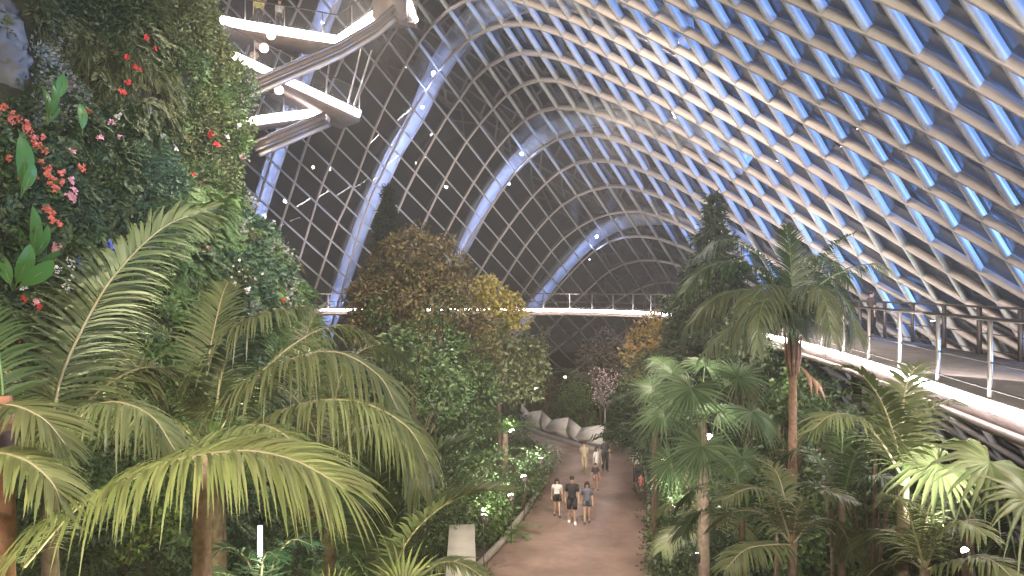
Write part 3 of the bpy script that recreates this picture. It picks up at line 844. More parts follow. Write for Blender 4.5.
for _ in range(19000):
    th = R.uniform(-2.45, .55); z = R.uniform(-.5, 24.5)
    p = mp(th, z, .05); n = mnorm(th, z)
    if n.dot(Vector((0, 0, CAMZ)) - p) < -3.5: continue
    X, Y, D = p.x / p.y * F + 512, 288 - (p.z - CAMZ) / p.y * F, p.y
    if not (-60 < X < 460 and -60 < Y < 620): continue
    if D > 26: continue
    if Y > 470 and X > 60 and R.random() < .4: continue
    if X < 32 and Y < 88 and X + Y * .35 < 55 and R.random() < .93: continue
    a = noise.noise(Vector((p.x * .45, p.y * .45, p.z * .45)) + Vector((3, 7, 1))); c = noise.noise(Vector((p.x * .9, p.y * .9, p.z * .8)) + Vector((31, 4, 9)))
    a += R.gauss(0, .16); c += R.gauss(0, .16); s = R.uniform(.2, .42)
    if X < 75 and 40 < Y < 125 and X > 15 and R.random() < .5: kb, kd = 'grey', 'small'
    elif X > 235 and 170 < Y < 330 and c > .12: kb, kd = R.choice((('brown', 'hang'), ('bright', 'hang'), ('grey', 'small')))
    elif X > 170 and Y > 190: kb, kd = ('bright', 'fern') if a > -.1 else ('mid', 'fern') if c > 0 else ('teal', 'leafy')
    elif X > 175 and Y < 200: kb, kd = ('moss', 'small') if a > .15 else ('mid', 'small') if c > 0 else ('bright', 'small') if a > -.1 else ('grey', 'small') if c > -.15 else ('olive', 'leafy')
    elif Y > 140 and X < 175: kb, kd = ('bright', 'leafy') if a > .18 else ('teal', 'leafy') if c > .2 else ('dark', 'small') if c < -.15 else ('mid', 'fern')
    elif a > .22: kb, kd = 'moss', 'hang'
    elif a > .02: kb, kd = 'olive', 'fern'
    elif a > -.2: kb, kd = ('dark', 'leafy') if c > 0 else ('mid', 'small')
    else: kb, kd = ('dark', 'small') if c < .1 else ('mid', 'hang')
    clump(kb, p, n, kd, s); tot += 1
lab = {'dark': ('dark_foliage', 'dense dark small leaves coating the shaded hollows of the planted mountain'), 'mid': ('green_foliage', 'mid-green fern and creeper leaves coating the planted mountain'),
       'moss': ('trailing_foliage', 'mossy trailing leaves hanging on the upper part of the planted mountain'), 'bright': ('fresh_foliage', 'fresh green ferns on the right flank and lower left of the mountain'),
       'grey': ('silvery_foliage', 'small silvery leaves beside the bare rock face and at the right flank'), 'teal': ('blue_green_foliage', 'blue-green leaves in patches low on the planted mountain'),
       'brown': ('bronze_foliage', 'tan and bronze hanging leaves near the right edge of the planted mountain'), 'olive': ('fern_foliage', 'olive ferns spread over the middle of the planted mountain')}
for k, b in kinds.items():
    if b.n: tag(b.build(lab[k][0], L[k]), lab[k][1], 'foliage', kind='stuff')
# ---- blossoms, one thing each
def blossom(c, n, s, m, name):
    t = MB(); c = Vector(c); n = Vector(n)
    nn = 11
    pos = []; dd = []
    for q in range(5):
        o_ = c + Vector((R.uniform(-1, 1), R.uniform(-1, 1), R.uniform(-1, 1))) * s * .6
        a = unit(rnd_dir(6) + np.array(tuple(n)) * .4)
        leaf_quads(t, np.tile(np.array(tuple(o_)), (6, 1)), a, unit(np.tile(np.array(tuple(n)), (6, 1)) + rnd_dir(6) * .3), s * .75, s * .6, .1)
    b = t.build(name, M[m]); 
    return b
FL = {'coral': ('orange-red blossom in the long drift at the left edge of the mountain', 'red blossoms at the left edge',
   [(5, 111), (11, 116), (17, 121), (22, 125), (24, 131), (27, 139), (36, 139), (45, 155), (42, 164), (47, 171), (45, 176), (58, 174), (46, 186), (55, 190), (76, 171), (33, 180), (18, 181), (62, 184), (30, 146), (9, 124), (44, 207), (54, 222), (61, 226), (52, 213), (3, 158), (20, 130), (38, 150), (50, 180), (27, 187)]),
 'redp': ('deep red blossom scattered on the middle of the planted mountain', 'red blossoms on the mountain',
   [(146, 39), (124, 59), (140, 69), (65, 88), (128, 85), (121, 94), (84, 114), (183, 137), (208, 131), (211, 143), (214, 145), (78, 171), (191, 178), (206, 134), (152, 52), (131, 66), (279, 302), (25, 300), (41, 311), (20, 340)]),
 'pink': ('pink blossom among leaves on the lower half of the planted mountain', 'pink blossoms on the mountain',
   [(68, 183), (72, 192), (68, 195), (109, 124), (117, 140), (95, 139), (238, 160), (206, 251), (56, 246), (54, 252), (14, 278), (39, 303), (70, 199), (69, 155), (14, 276)]),
 'whitep': ('white blossom among leaves on the planted mountain', 'white blossoms on the mountain',
   [(237, 127), (226, 137), (66, 270), (69, 280), (67, 262), (23, 289), (272, 225), (246, 293), (233, 286), (262, 218), (159, 138), (120, 118), (172, 146), (64, 287), (66, 292), (56, 272)]),
 'bluep': ('blue blossom beside the white ones low on the left of the mountain', 'blue blossoms on the mountain',
   [(108, 249), (112, 245), (112, 253), (83, 266), (86, 270), (80, 262)])}
for k, (lb, g, pts) in FL.items():
    for (px, py) in pts:
        h = mhit(px, py, .35)
        if h:
            o = blossom(h[0] + h[1] * .12, h[1], .09 if k not in ('redp',) else .085, k, {'coral': 'orange_red_blossom', 'redp': 'red_blossom', 'pink': 'pink_blossom', 'whitep': 'white_blossom', 'bluep': 'blue_blossom'}[k]); tag(o, lb, 'flower', g)
# ---- big paddle-leaved plants on the mountain
def paddle(px, py, leaves, label, s=.8):
    h = mhit(px, py, .3)
    if not h: return
    p, n = h; t = thing('paddle_leaf_plant', label, 'plant'); p = p + n * .25
    for (dx, dz, ln) in leaves:
        d = (Vector((dx, 0, dz)) + n * .25).normalized(); side = d.cross(n).normalized(); b = MB(); vs = []; K = 8
        for k in range(K + 1):
            u = k / K; w = ln * .19 * math.sin(math.pi * min(1, u * .97 + .03)) ** .7; c = p + d * ln * (u + .25) + n * (.12 * u - .35 * u * u) * ln
            for sg in (-1, -.5, 0, .5, 1): vs.append(c + side * sg * w + n * (abs(sg) * .12 * w))
        b.add(vs, [(k * 5 + q, k * 5 + q + 1, k * 5 + q + 6, k * 5 + q + 5) for k in range(K) for q in range(4)])
        lf = b.build('leaf', L['paddle'], t, True); b = MB(); b.tube([p, p + d * ln * .3, p + d * ln * .8 + n * .0], [.02, .016, .006], 6); b.build('leaf_stalk', M['gstem'], lf, True)
    recenter(t, tuple(p))
L['paddle'] = leafmat('paddle leaf', [(.08, .24, .06), (.14, .34, .09)], .35, .4)
paddle(54, 112, [(.15, 1, .65), (-.1, .9, .5)], 'pale green upright paddle leaves high on the left of the mountain')
paddle(36, 128, [(-.2, 1, .75), (.1, 1, .8), (.5, .8, .45)], 'dark green pair of paddle leaves left of the pale upright ones')
paddle(76, 140, [(-.1, 1, .65)], 'single narrow paddle leaf right of the pale upright ones')
paddle(12, 200, [(-.05, 1, 1.1), (.25, .9, .7)], 'tall paddle leaves at the left edge below the orange-red blossoms')
paddle(18, 262, [(0, 1, 1.0), (.3, .8, .8), (-.4, .7, .8), (.5, .3, .7)], 'large paddle-leaved plant low at the left edge')
paddle(8, 290, [(.6, .5, 1.0), (.3, .9, .9), (-.3, .6, .7)], 'lowest paddle-leaved plant at the left edge, behind the palm')
# ============================================================ trees and palms, placed
def bb(l, D, k=1.0):
    """balls from (x, y, radius in photo pixels[, depth shift])"""
    return [(P(a[0], a[1], D + (a[3] if len(a) > 3 else R.uniform(-.8, .8))), a[2] * D / F * k) for a in l]
def gz(px, D): return (P(px, 300, D).x, D, 0)
# big bushy tree in the middle
tree('bushy_tree', 'big bushy tree with brownish bronze crown in the middle, in front of the far walkway', 'tree', gz(428, 33),
     bb([(412, 252, 24), (388, 272, 24), (438, 262, 24), (455, 285, 22), (372, 300, 22), (400, 300, 32), (432, 300, 32), (462, 315, 22), (368, 330, 22), (478, 345, 20), (420, 232, 10), (392, 246, 10), (442, 243, 11), (462, 262, 9), (362, 288, 10), (360, 312, 10), (487, 325, 10)], 33),
     'brown', 900, .2, .09, .2, .2,
     extra=(bb([(395, 345, 30), (430, 345, 36), (462, 365, 28), (440, 395, 34), (478, 392, 24), (410, 390, 30), (452, 430, 30), (420, 430, 28), (484, 420, 16), (380, 310, 14), (420, 275, 16), (450, 300, 14)], 33), 'dark'))
tree('leafy_tree', 'fresh green leafy tree in front of the lower left of the bronze tree', 'tree', gz(415, 27),
     bb([(400, 345, 18), (385, 362, 20), (418, 362, 22), (440, 375, 18), (372, 385, 18), (405, 390, 28), (438, 398, 22), (455, 385, 12), (392, 332, 9)], 27), 'mid', 330, .23, .12, .3, .12)
conifer('conifer', 'dark narrow conifer rising behind the left of the bronze tree', gz(388, 42), P(388, 184, 42), 4.2, 30, seed=5, low=.45, ls=.35)
tree('golden_tree', 'golden-topped tree at the right shoulder of the bronze tree', 'tree', gz(500, 38),
     bb([(484, 288, 12), (494, 298, 15), (508, 305, 15), (480, 303, 12), (505, 322, 15), (520, 318, 10), (490, 280, 6)], 38), 'yellow', 620, .24, .12, .3, .14,
     extra=(bb([(515, 340, 17), (500, 350, 20), (522, 362, 18), (535, 350, 12), (508, 380, 22), (530, 388, 14), (540, 370, 9), (495, 330, 12)], 38), 'olive'))
tree('small_tree', 'hazy green tree just right of the golden-topped tree under the walkway', 'tree', gz(548, 54),
     bb([(540, 345, 10), (536, 362, 12), (544, 378, 11), (532, 385, 13), (545, 332, 6)], 54), 'olive', 380, .2, .09, .3, .12)
tree('mauve_shrub', 'tall greyish mauve shrub under the right end of the far walkway', 'shrub', gz(600, 50),
     bb([(590, 352, 12), (605, 340, 12), (620, 350, 13), (603, 362, 14), (585, 368, 10), (625, 368, 10), (600, 378, 10)], 50), 'mauve', 360, .24, .08, .2, .12)
tree('orange_tree', 'tree with orange and olive leaves left of the conifer on the right', 'tree', gz(660, 38),
     bb([(650, 325, 13), (665, 335, 14), (640, 342, 13), (682, 345, 14), (655, 355, 17), (640, 372, 13), (675, 368, 16), (690, 360, 12), (628, 355, 9), (660, 318, 8)], 38), 'orange', 560, .24, .11, .3, .14,
     extra=(bb([(672, 352, 12), (650, 380, 16), (632, 385, 13), (680, 385, 15)], 38), 'olive'))
# pale flowering wire-like shrub by the folded screen
t = thing('pale_branching_shrub', 'whitish branching shrub full of pale blossoms just behind the folded screen', 'shrub')
b = MB(); c0 = P(605, 408, 47); b.tube([Vector(gz(605, 47)), c0], [.07, .05], 6)
for k in range(46):
    d = Vector((R.gauss(0, 1), R.gauss(0, .6), R.gauss(.2, 1))).normalized(); m1 = c0 + Vector((0, 0, .9)) + d * .6; b.tube([c0, m1, m1 + Vector((R.gauss(0, .5), R.gauss(0, .4), R.gauss(.1, .5)))], [.03, .02, .008], 4)
b.build('branch', M['facet_edge'], t)
b = MB(); crown(b, bb([(605, 385, 17), (598, 375, 10), (614, 378, 11), (603, 398, 10)], 47), 130, .14, .08, 0, .3); b.build('blossom', M['pinkp'], t)
recenter(t, gz(605, 47))
# right conifer
conifer('conifer', 'broad dark conifer rising behind the crown of the tall ringed palm', gz(714, 30), P(714, 190, 30), 6.0, 26, seed=9, low=.3, ls=.3)
conifer('conifer', 'short shaggy conifer between the orange tree and the broad conifer', gz(690, 33), P(688, 262, 33), 3.4, 24, seed=19, low=.5, ls=.3)

# ---- tall palm on the right
def px_palm(name, label, base, crownp, fronds, r0, r1, bark='palmbark', m='palm', shaft=None, mid=None):
    """palm whose leaves follow given lines: (list of (x, y, D), leaf length, count, width, droop, rise, roll[, material])"""
    t = thing(name, label, 'palm'); base = Vector(base); top = Vector(crownp)
    trunk(t, [base, mid or base.lerp(top, .5), top], r0, r1, bark)
    if shaft:
        b = MB(); b.tube([top - Vector((0, 0, shaft * .2)), top + Vector((0, 0, shaft * .5)), top + Vector((0, 0, shaft))], [r1 * 1.05, r1 * 1.35, r1 * .7], 10); b.build('crownshaft', M['redbark'] if bark == 'redbark' else M['gstem'], t, True)
    for f in fronds:
        ln, leaf, n, w, dr, ri, ro = f[:7]; mm = f[7] if len(f) > 7 else m
        kw = f[8] if len(f) > 8 else {}
        frond(t, [P(*a) for a in ln], leaf, n, w, dr, mm, rise=ri, roll=ro, **kw)
    recenter(t, tuple(base)); return t
C = (793, 338, 15.5)
px_palm('tall_palm', 'tall slender ringed palm with drooping crown on the right, in front of the walkway', gz(792, 15.5), P(*C), [
    ([C, (775, 285, 15.2), (740, 262, 15), (705, 268, 14.8), (684, 292, 14.6)], .95, 75, .036, .75, .1, 0, 'palmd'),
    ([C, (772, 300, 14.6), (745, 290, 14.2), (715, 298, 14), (692, 322, 13.8)], .9, 75, .036, .9, .1, 0),
    ([C, (778, 315, 14.0), (750, 318, 13.4), (722, 335, 13), (706, 352, 12.8)], .75, 68, .036, .9, .1, 0),
    ([C, (785, 300, 14.2), (770, 285, 13.6), (752, 300, 13.0), (742, 335, 12.8)], .85, 75, .036, .95, .1, 0),
    ([C, (792, 280, 15.6), (789, 245, 15.8), (786, 226, 16.2)], .55, 75, .036, .25, .3, 0, 'palmd'),
    ([C, (805, 290, 16.0), (822, 262, 16.4), (842, 240, 16.8), (856, 232, 17)], .8, 70, .036, .6, .2, 0, 'palmd'),
    ([C, (815, 290, 15.6), (845, 270, 15.6), (872, 264, 15.6), (886, 268, 15.6)], .75, 70, .036, .8, .1, 0, 'palmd'),
    ([C, (810, 300, 14.6), (832, 290, 14.2), (848, 305, 14), (856, 335, 13.9)], .8, 70, .036, .95, .1, 0),
    ([C, (800, 300, 13.8), (812, 285, 13.0), (825, 300, 12.6), (832, 338, 12.4)], .75, 70, .036, .95, .1, 0),
    ([C, (770, 270, 16.4), (745, 245, 17), (722, 240, 17.6), (700, 255, 18)], .9, 70, .036, .8, .1, 0, 'palmd'),
    ([C, (805, 270, 17.0), (812, 255, 17.6), (830, 262, 18.2), (850, 285, 18.6)], .8, 62, .036, .9, .1, 0, 'palmd'),
    ([C, (780, 305, 13.6), (765, 300, 12.8), (758, 325, 12.3), (757, 350, 12.2)], .6, 57, .036, .9, .1, 0),
    ], .105, .075, shaft=.85, m='palmg')
t = bpy.data.objects['tall_palm']; b = MB(); tp = P(*C); br = Vector(t.location)
for k in range(10):
    az = k * .63; d = Vector((math.cos(az), math.sin(az), 0)); b.tube([tp - br + d * .06 + Vector((0, 0, -.95 + .02 * k)), tp - br + d * .13 + Vector((0, 0, -.45)), tp - br + d * .16 + Vector((0, 0, .05 + .03 * (k % 3)))], [.012, .035, .018], 6)
o = b.build('old_leaf_base', M['palmbark'], t, True)
# hanging pinkish bract beside it
t = thing('hanging_bract', 'long pinkish dried bract hanging beside the trunk of the tall ringed palm', 'bract'); b = MB()
for (a, c) in (((802, 372), (826, 402)), ((800, 366), (812, 396)), ((806, 374), (818, 398))):
    b.tube(catmull([P(a[0], a[1], 15.3), P((a[0] + c[0]) / 2 + 3, (a[1] + c[1]) / 2 - 3, 15.0), P(c[0], c[1], 14.9)], 5), [.01, .02, .03, .035, .035, .04, .04, .035, .02, .012, .005][:11], 6)
part('bract', b, mat('dry pink bract', (.42, .22, .17), .6, 0, (.55, .36, .26), 8), t, True); recenter(t, tuple(P(802, 370, 15.3)))

# ---- near palms at the lower left
Bc = (203, 452, 7.6)
px_palm('kentia_palm', 'near palm at the lower left whose big arching leaf spans the bottom of the picture', gz(196, 7.6), P(*Bc), [
    ([(24, 566, 6.9), (83, 502, 6.7), (150, 471, 6.6), (193, 457, 6.5), (247, 451, 6.4), (293, 460, 6.3), (328, 478, 6.2), (345, 490, 6.2)], 0.95, 108, .042, .68, .26, -.12, 'palmy', dict(a0=12, a1=52, prof=(.5, .95, 1.05, 1.05, 1.0, .6), start=.02, jit=.10, rr=.026, K=5)),
    ], .105, .085, bark='palmbark', shaft=None)
px_palm('kentia_palm', 'near palm in the lower left with stiff pale leaf stalks and grey-green arching leaves', gz(222, 9.6), P(218, 452, 9.6), [
    ([(212, 445, 9.6), (222, 372, 9.4), (240, 335, 9.2), (268, 312, 9.0), (305, 306, 8.9)], .95, 60, .045, .8, .1, 0),
    ([(214, 445, 9.6), (240, 395, 9.2), (285, 362, 8.9), (335, 352, 8.7), (378, 375, 8.5), (398, 410, 8.4)], .95, 70, .045, .85, .1, 0),
    ([(216, 445, 9.6), (262, 420, 9.0), (310, 402, 8.6), (360, 402, 8.3), (405, 425, 8.1), (428, 460, 8.0)], .9, 70, .045, .85, .1, 0),
    ([(208, 445, 9.6), (180, 440, 9.5), (160, 405, 9.4), (143, 374, 9.4), (120, 350, 9.5)], .8, 56, .045, .5, .2, 0),
    ([(208, 445, 9.6), (206, 395, 9.8), (210, 350, 10.1), (221, 300, 10.5), (228, 282, 10.8)], .75, 60, .04, .4, .2, 0),
    ([(208, 448, 9.6), (170, 420, 9.0), (120, 408, 8.7), (75, 425, 8.5), (45, 458, 8.4)], .85, 64, .045, .7, .1, 0),
    ([(212, 448, 9.6), (235, 430, 8.8), (262, 425, 8.3), (290, 440, 8.0), (305, 475, 7.9)], .8, 54, .04, .8, .1, 0),
    ([(216, 445, 9.6), (250, 385, 10.2), (300, 340, 10.6), (345, 325, 10.9), (385, 345, 11.1)], .8, 60, .045, .85, .1, 0),
    ], .11, .09, bark='bark', shaft=.7)
px_palm('kentia_palm', 'near palm at the left whose tall feathery leaf rises in front of the mountain', gz(52, 8.2), P(50, 462, 8.2), [
    ([(50, 455, 8.2), (60, 382, 8.0), (93, 309, 7.9), (123, 265, 7.9), (167, 225, 8.0), (216, 208, 8.2)], .78, 88, .045, .45, .1, .55, 'palm', dict(a0=22, a1=48, start=.06, prof=(.7, 1, 1.1, 1.0, .8, .45), K=5)),
    ([(50, 455, 8.2), (30, 405, 8.3), (5, 372, 8.5), (-30, 360, 8.7), (-60, 375, 8.8)], .8, 56, .045, .7, .1, 0),
    ([(52, 455, 8.2), (90, 400, 8.6), (135, 370, 9), (175, 372, 9.3), (200, 400, 9.5)], .8, 60, .045, .8, .1, 0),
    ([(48, 458, 8.2), (25, 440, 7.7), (-5, 440, 7.4), (-40, 462, 7.2)], .7, 50, .045, .7, .1, 0),
    ([(52, 455, 8.2), (75, 420, 7.7), (110, 402, 7.4), (150, 415, 7.2), (175, 450, 7.1)], .75, 56, .04, .8, .1, 0),
    ], .10, .08, bark='bark', shaft=.6)
px_palm('red_stemmed_palm', 'reddish-trunked palm at the left edge with yellow-green leaves reaching in', gz(6, 6.6), P(4, 455, 6.6), [
    ([(-60, 452, 6.2), (-30, 420, 6.1), (5, 405, 6.0), (42, 418, 5.9), (66, 445, 5.9)], .62, 46, .045, .4, .15, 0, 'palmy'),
    ([(-60, 480, 6.0), (-20, 455, 5.8), (20, 458, 5.7), (50, 480, 5.6), (62, 505, 5.6)], .55, 40, .045, .5, .15, 0, 'palmy'),
    ([(4, 455, 6.6), (2, 380, 6.7), (-10, 320, 6.9), (-40, 280, 7)], .5, 36, .04, .4, .1, 0, 'palmd'),
    ], .095, .085, bark='redbark', shaft=.5)
px_palm('green_palm', 'dark glossy palm with upswept leaves left of the planter wall', gz(395, 11.5), P(385, 600, 11.5), [
    ([(388, 598, 11.5), (405, 545, 11.3), (440, 508, 11.1), (478, 492, 11), (508, 492, 10.9)], .75, 60, .055, .3, .35, 0, 'palm', dict(a0=35, a1=55)),
    ([(385, 598, 11.5), (392, 530, 11.7), (415, 480, 11.9), (440, 450, 12.1), (468, 438, 12.3)], .75, 60, .055, .3, .35, 0, 'palmd', dict(a0=35, a1=55)),
    ([(380, 598, 11.5), (372, 530, 11.8), (380, 470, 12.2), (395, 435, 12.6), (412, 420, 13)], .75, 56, .055, .35, .3, 0, 'palmd'),
    ([(380, 598, 11.5), (350, 550, 11.3), (320, 525, 11.2), (290, 530, 11.1)], .7, 46, .05, .5, .2, 0, 'palmd'),
    ([(388, 598, 11.5), (420, 570, 11.0), (455, 562, 10.7), (485, 578, 10.5)], .6, 44, .05, .5, .2, 0, 'palm'),
    ([(384, 598, 11.5), (360, 520, 12.4), (335, 480, 13), (310, 465, 13.4)], .75, 46, .05, .5, .2, 0, 'palmd'),
    ], .12, .10, bark='bark')
px_palm('kentia_palm', 'palm behind the other near palms, its long grey leaves hanging beside the leafy tree', gz(330, 12.5), P(330, 480, 12.5), [
    ([(330, 480, 12.5), (350, 425, 12.3), (385, 405, 12.1), (415, 425, 12), (430, 470, 11.9)], 1.0, 60, .05, .95, .1, 0),
    ([(330, 480, 12.5), (345, 440, 11.8), (375, 425, 11.3), (405, 445, 11), (420, 490, 10.8)], .9, 56, .05, .95, .1, 0),
    ([(330, 480, 12.5), (335, 400, 12.8), (350, 360, 13.2), (380, 345, 13.6), (405, 360, 14)], .95, 56, .05, .8, .1, 0),
    ([(330, 480, 12.5), (310, 420, 12.6), (285, 390, 12.8), (255, 385, 13), (230, 405, 13.2)], .95, 56, .05, .8, .1, 0),
    ([(330, 480, 12.5), (315, 400, 13.4), (305, 350, 14), (312, 320, 14.6), (325, 305, 15)], .9, 56, .05, .5, .1, 0),
    ([(330, 480, 12.5), (300, 450, 12.2), (270, 445, 12), (240, 465, 11.8)], .85, 50, .05, .85, .1, 0),
    ], .12, .10, bark='bark', shaft=.6)
# fan palm at the very bottom
fan_palm('fan_palm', 'yellow-green fan palm at the bottom edge, left of the planter wall', gz(405, 8.2), P(405, 640, 8.2),
         [(P(402, 592, 7.9), (-.1, -.9, .5), 1), (P(330, 604, 7.7), (-.2, -.8, .6), .9), (P(455, 610, 8.0), (.2, -.8, .6), .7)], .62, .09, 'palmy', 30, .15)
# teal palm at the bottom with pole lamp
px_palm('blue_green_palm', 'bluish palm with shiny narrow leaflets at the bottom edge beside the pole light', gz(262, 9.5), P(262, 610, 9.5), [
    ([(262, 608, 9.5), (250, 565, 9.3), (232, 548, 9.1), (210, 552, 9)], .5, 22, .035, .4, .2, 0, 'teal'),
    ([(262, 608, 9.5), (275, 560, 9.3), (292, 540, 9.1), (312, 545, 9)], .5, 22, .035, .4, .2, 0, 'teal'),
    ([(262, 608, 9.5), (262, 570, 9.0), (268, 552, 8.6), (280, 560, 8.3)], .5, 22, .035, .5, .2, 0, 'teal'),
    ([(262, 608, 9.5), (240, 580, 9.2), (215, 572, 9), (190, 580, 8.8)], .5, 22, .035, .5, .2, 0, 'teal'),
    ], .1, .08, bark='bark')
t = thing('pole_light', 'slim white pole light standing among the palms at the bottom left', 'lamp'); b = MB(); p = P(260, 526, 10.2)
b.tube([(p.x, p.y, 0), (p.x, p.y, p.z - .5)], .03, 8); part('pole', b, M['post'], t)
b = MB(); b.tube([(p.x, p.y, p.z - .5), p], .034, 8); part('light_tube', b, emis('pale tube light', (.8, 1, .95), 2.2), t); recenter(t, (p.x, p.y, 0))

# ---- right-hand fan palms
def H(px, py, D, s=1, face=None): return (P(px, py, D), face, s)
fan_palm('fan_palm', 'large fan palm right of the path with many overlapping glossy green fans', gz(705, 19), P(702, 420, 19), [
    H(691, 388, 17.6, 1.15, (-.1, -.62, .8)), H(664, 412, 18, .95, (-.3, -.5, .85)), H(738, 378, 18.6, .95, (.1, -.75, .7)), H(752, 412, 18, .95, (.4, -.5, .8)),
    H(702, 446, 17.0, 1.1, (0, -.95, .25)), H(742, 458, 17.4, .95, (.25, -.9, .35)), H(671, 462, 17.4, .85, (-.3, -.9, .3)), H(718, 412, 19.4, 1.0, (0, -.4, .9)), H(705, 365, 20.5, .85, (.1, -.5, .9))],
    1.0, .16, 'fan', 34, .3)
fan_palm('fan_palm', 'small fan palm with upright fans just left of the large fan palm', gz(655, 24), P(655, 420, 24), [
    H(652, 388, 23.5, 1, (-.2, -.7, .7)), H(672, 375, 23.6, 1, (.1, -.7, .7)), H(692, 395, 23.5, .9, (.3, -.7, .6)), H(650, 402, 23.3, .8, (-.5, -.7, .4)), H(665, 410, 22.8, 1, (0, -.9, .4)), H(662, 362, 24.5, .8, (0, -.5, .9))],
    .95, .12, 'fan', 30, .25)
fan_palm('fan_palm', 'fan palm at the lower right with a big pale pleated fan below the walkway', gz(968, 10.4), P(968, 515, 10.4), [
    H(938, 464, 9.6, 1.0, (-.05, -.6, .8)), H(990, 462, 9.2, 1.05, (.15, -.6, .8)), H(1030, 500, 8.8, 1.0, (.4, -.6, .7))],
    .85, .09, 'palm', 26, .5)
px_palm('arching_palm', 'palm right of the ringed trunk whose pale leaves fan up just below the light strip', gz(905, 10), P(903, 478, 10), [
    ([(903, 478, 10), (893, 432, 9.9), (878, 395, 9.8), (858, 372, 9.8), (838, 366, 9.8)], .7, 40, .05, .45, .2, 0),
    ([(903, 478, 10), (902, 430, 10.2), (905, 392, 10.4), (912, 372, 10.6), (925, 362, 10.8)], .6, 40, .05, .4, .2, 0),
    ([(903, 478, 10), (880, 440, 9.6), (856, 418, 9.4), (832, 415, 9.2), (812, 430, 9.1)], .65, 40, .045, .6, .2, 0),
    ([(903, 478, 10), (915, 430, 10.6), (935, 405, 11), (958, 400, 11.4)], .6, 36, .05, .5, .2, 0),
    ], .09, .07, bark='bark', shaft=.4)
for (lb, bx, D, top, fr, mm) in (
    ('low palm at the bottom right with pale leaves crossing the foot of the ringed trunk', 790, 12.5, (792, 545), [[(765, 515), (735, 512), (712, 528)], [(775, 500), (752, 488), (722, 500)], [(815, 520), (840, 525), (855, 560)], [(800, 505), (825, 492), (850, 500)], [(785, 500), (775, 470), (755, 458)], [(770, 545), (745, 550), (725, 570)]], 'palm'),
    ('low palm at the lower right corner lit green by the nearby uplight', 925, 9.5, (925, 570), [[(905, 540), (885, 530), (860, 545)], [(940, 535), (962, 522), (985, 535)], [(925, 530), (932, 500), (945, 485)], [(960, 560), (990, 560), (1015, 580)], [(905, 560), (880, 565), (860, 585)], [(915, 535), (905, 505), (890, 495)]], 'palm'),
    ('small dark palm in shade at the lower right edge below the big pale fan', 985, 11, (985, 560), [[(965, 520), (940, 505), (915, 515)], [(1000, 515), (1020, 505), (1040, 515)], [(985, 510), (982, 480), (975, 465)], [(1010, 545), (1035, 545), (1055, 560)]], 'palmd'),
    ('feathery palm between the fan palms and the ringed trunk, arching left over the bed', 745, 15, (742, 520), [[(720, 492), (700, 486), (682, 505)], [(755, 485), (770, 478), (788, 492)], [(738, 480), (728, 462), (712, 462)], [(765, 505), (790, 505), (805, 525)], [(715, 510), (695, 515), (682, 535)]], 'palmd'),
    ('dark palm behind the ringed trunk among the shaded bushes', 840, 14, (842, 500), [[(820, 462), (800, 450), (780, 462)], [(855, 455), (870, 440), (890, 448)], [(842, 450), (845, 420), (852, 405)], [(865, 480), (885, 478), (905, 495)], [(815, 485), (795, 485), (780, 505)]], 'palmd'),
    ('low palm hanging over the right edge of the path near the bottom', 705, 20, (705, 535), [[(690, 510), (675, 502), (664, 512)], [(705, 490), (722, 485), (738, 500)], [(688, 490), (682, 472), (672, 466)], [(690, 530), (672, 535), (662, 550)], [(722, 520), (738, 522), (748, 540)]], 'palm'),
):
    px_palm('low_palm', lb, gz(bx, D), P(top[0], top[1], D), [([(top[0], top[1], D)] + [(a, c, D - .35 * (k + 1) * (1 if q % 2 else -1)) for k, (a, c) in enumerate(f)], .34 + .022 * D, 36, .03 + .001 * D, .6, .2, 0) for q, f in enumerate(fr)], .08, .06, bark='bark', m=mm)
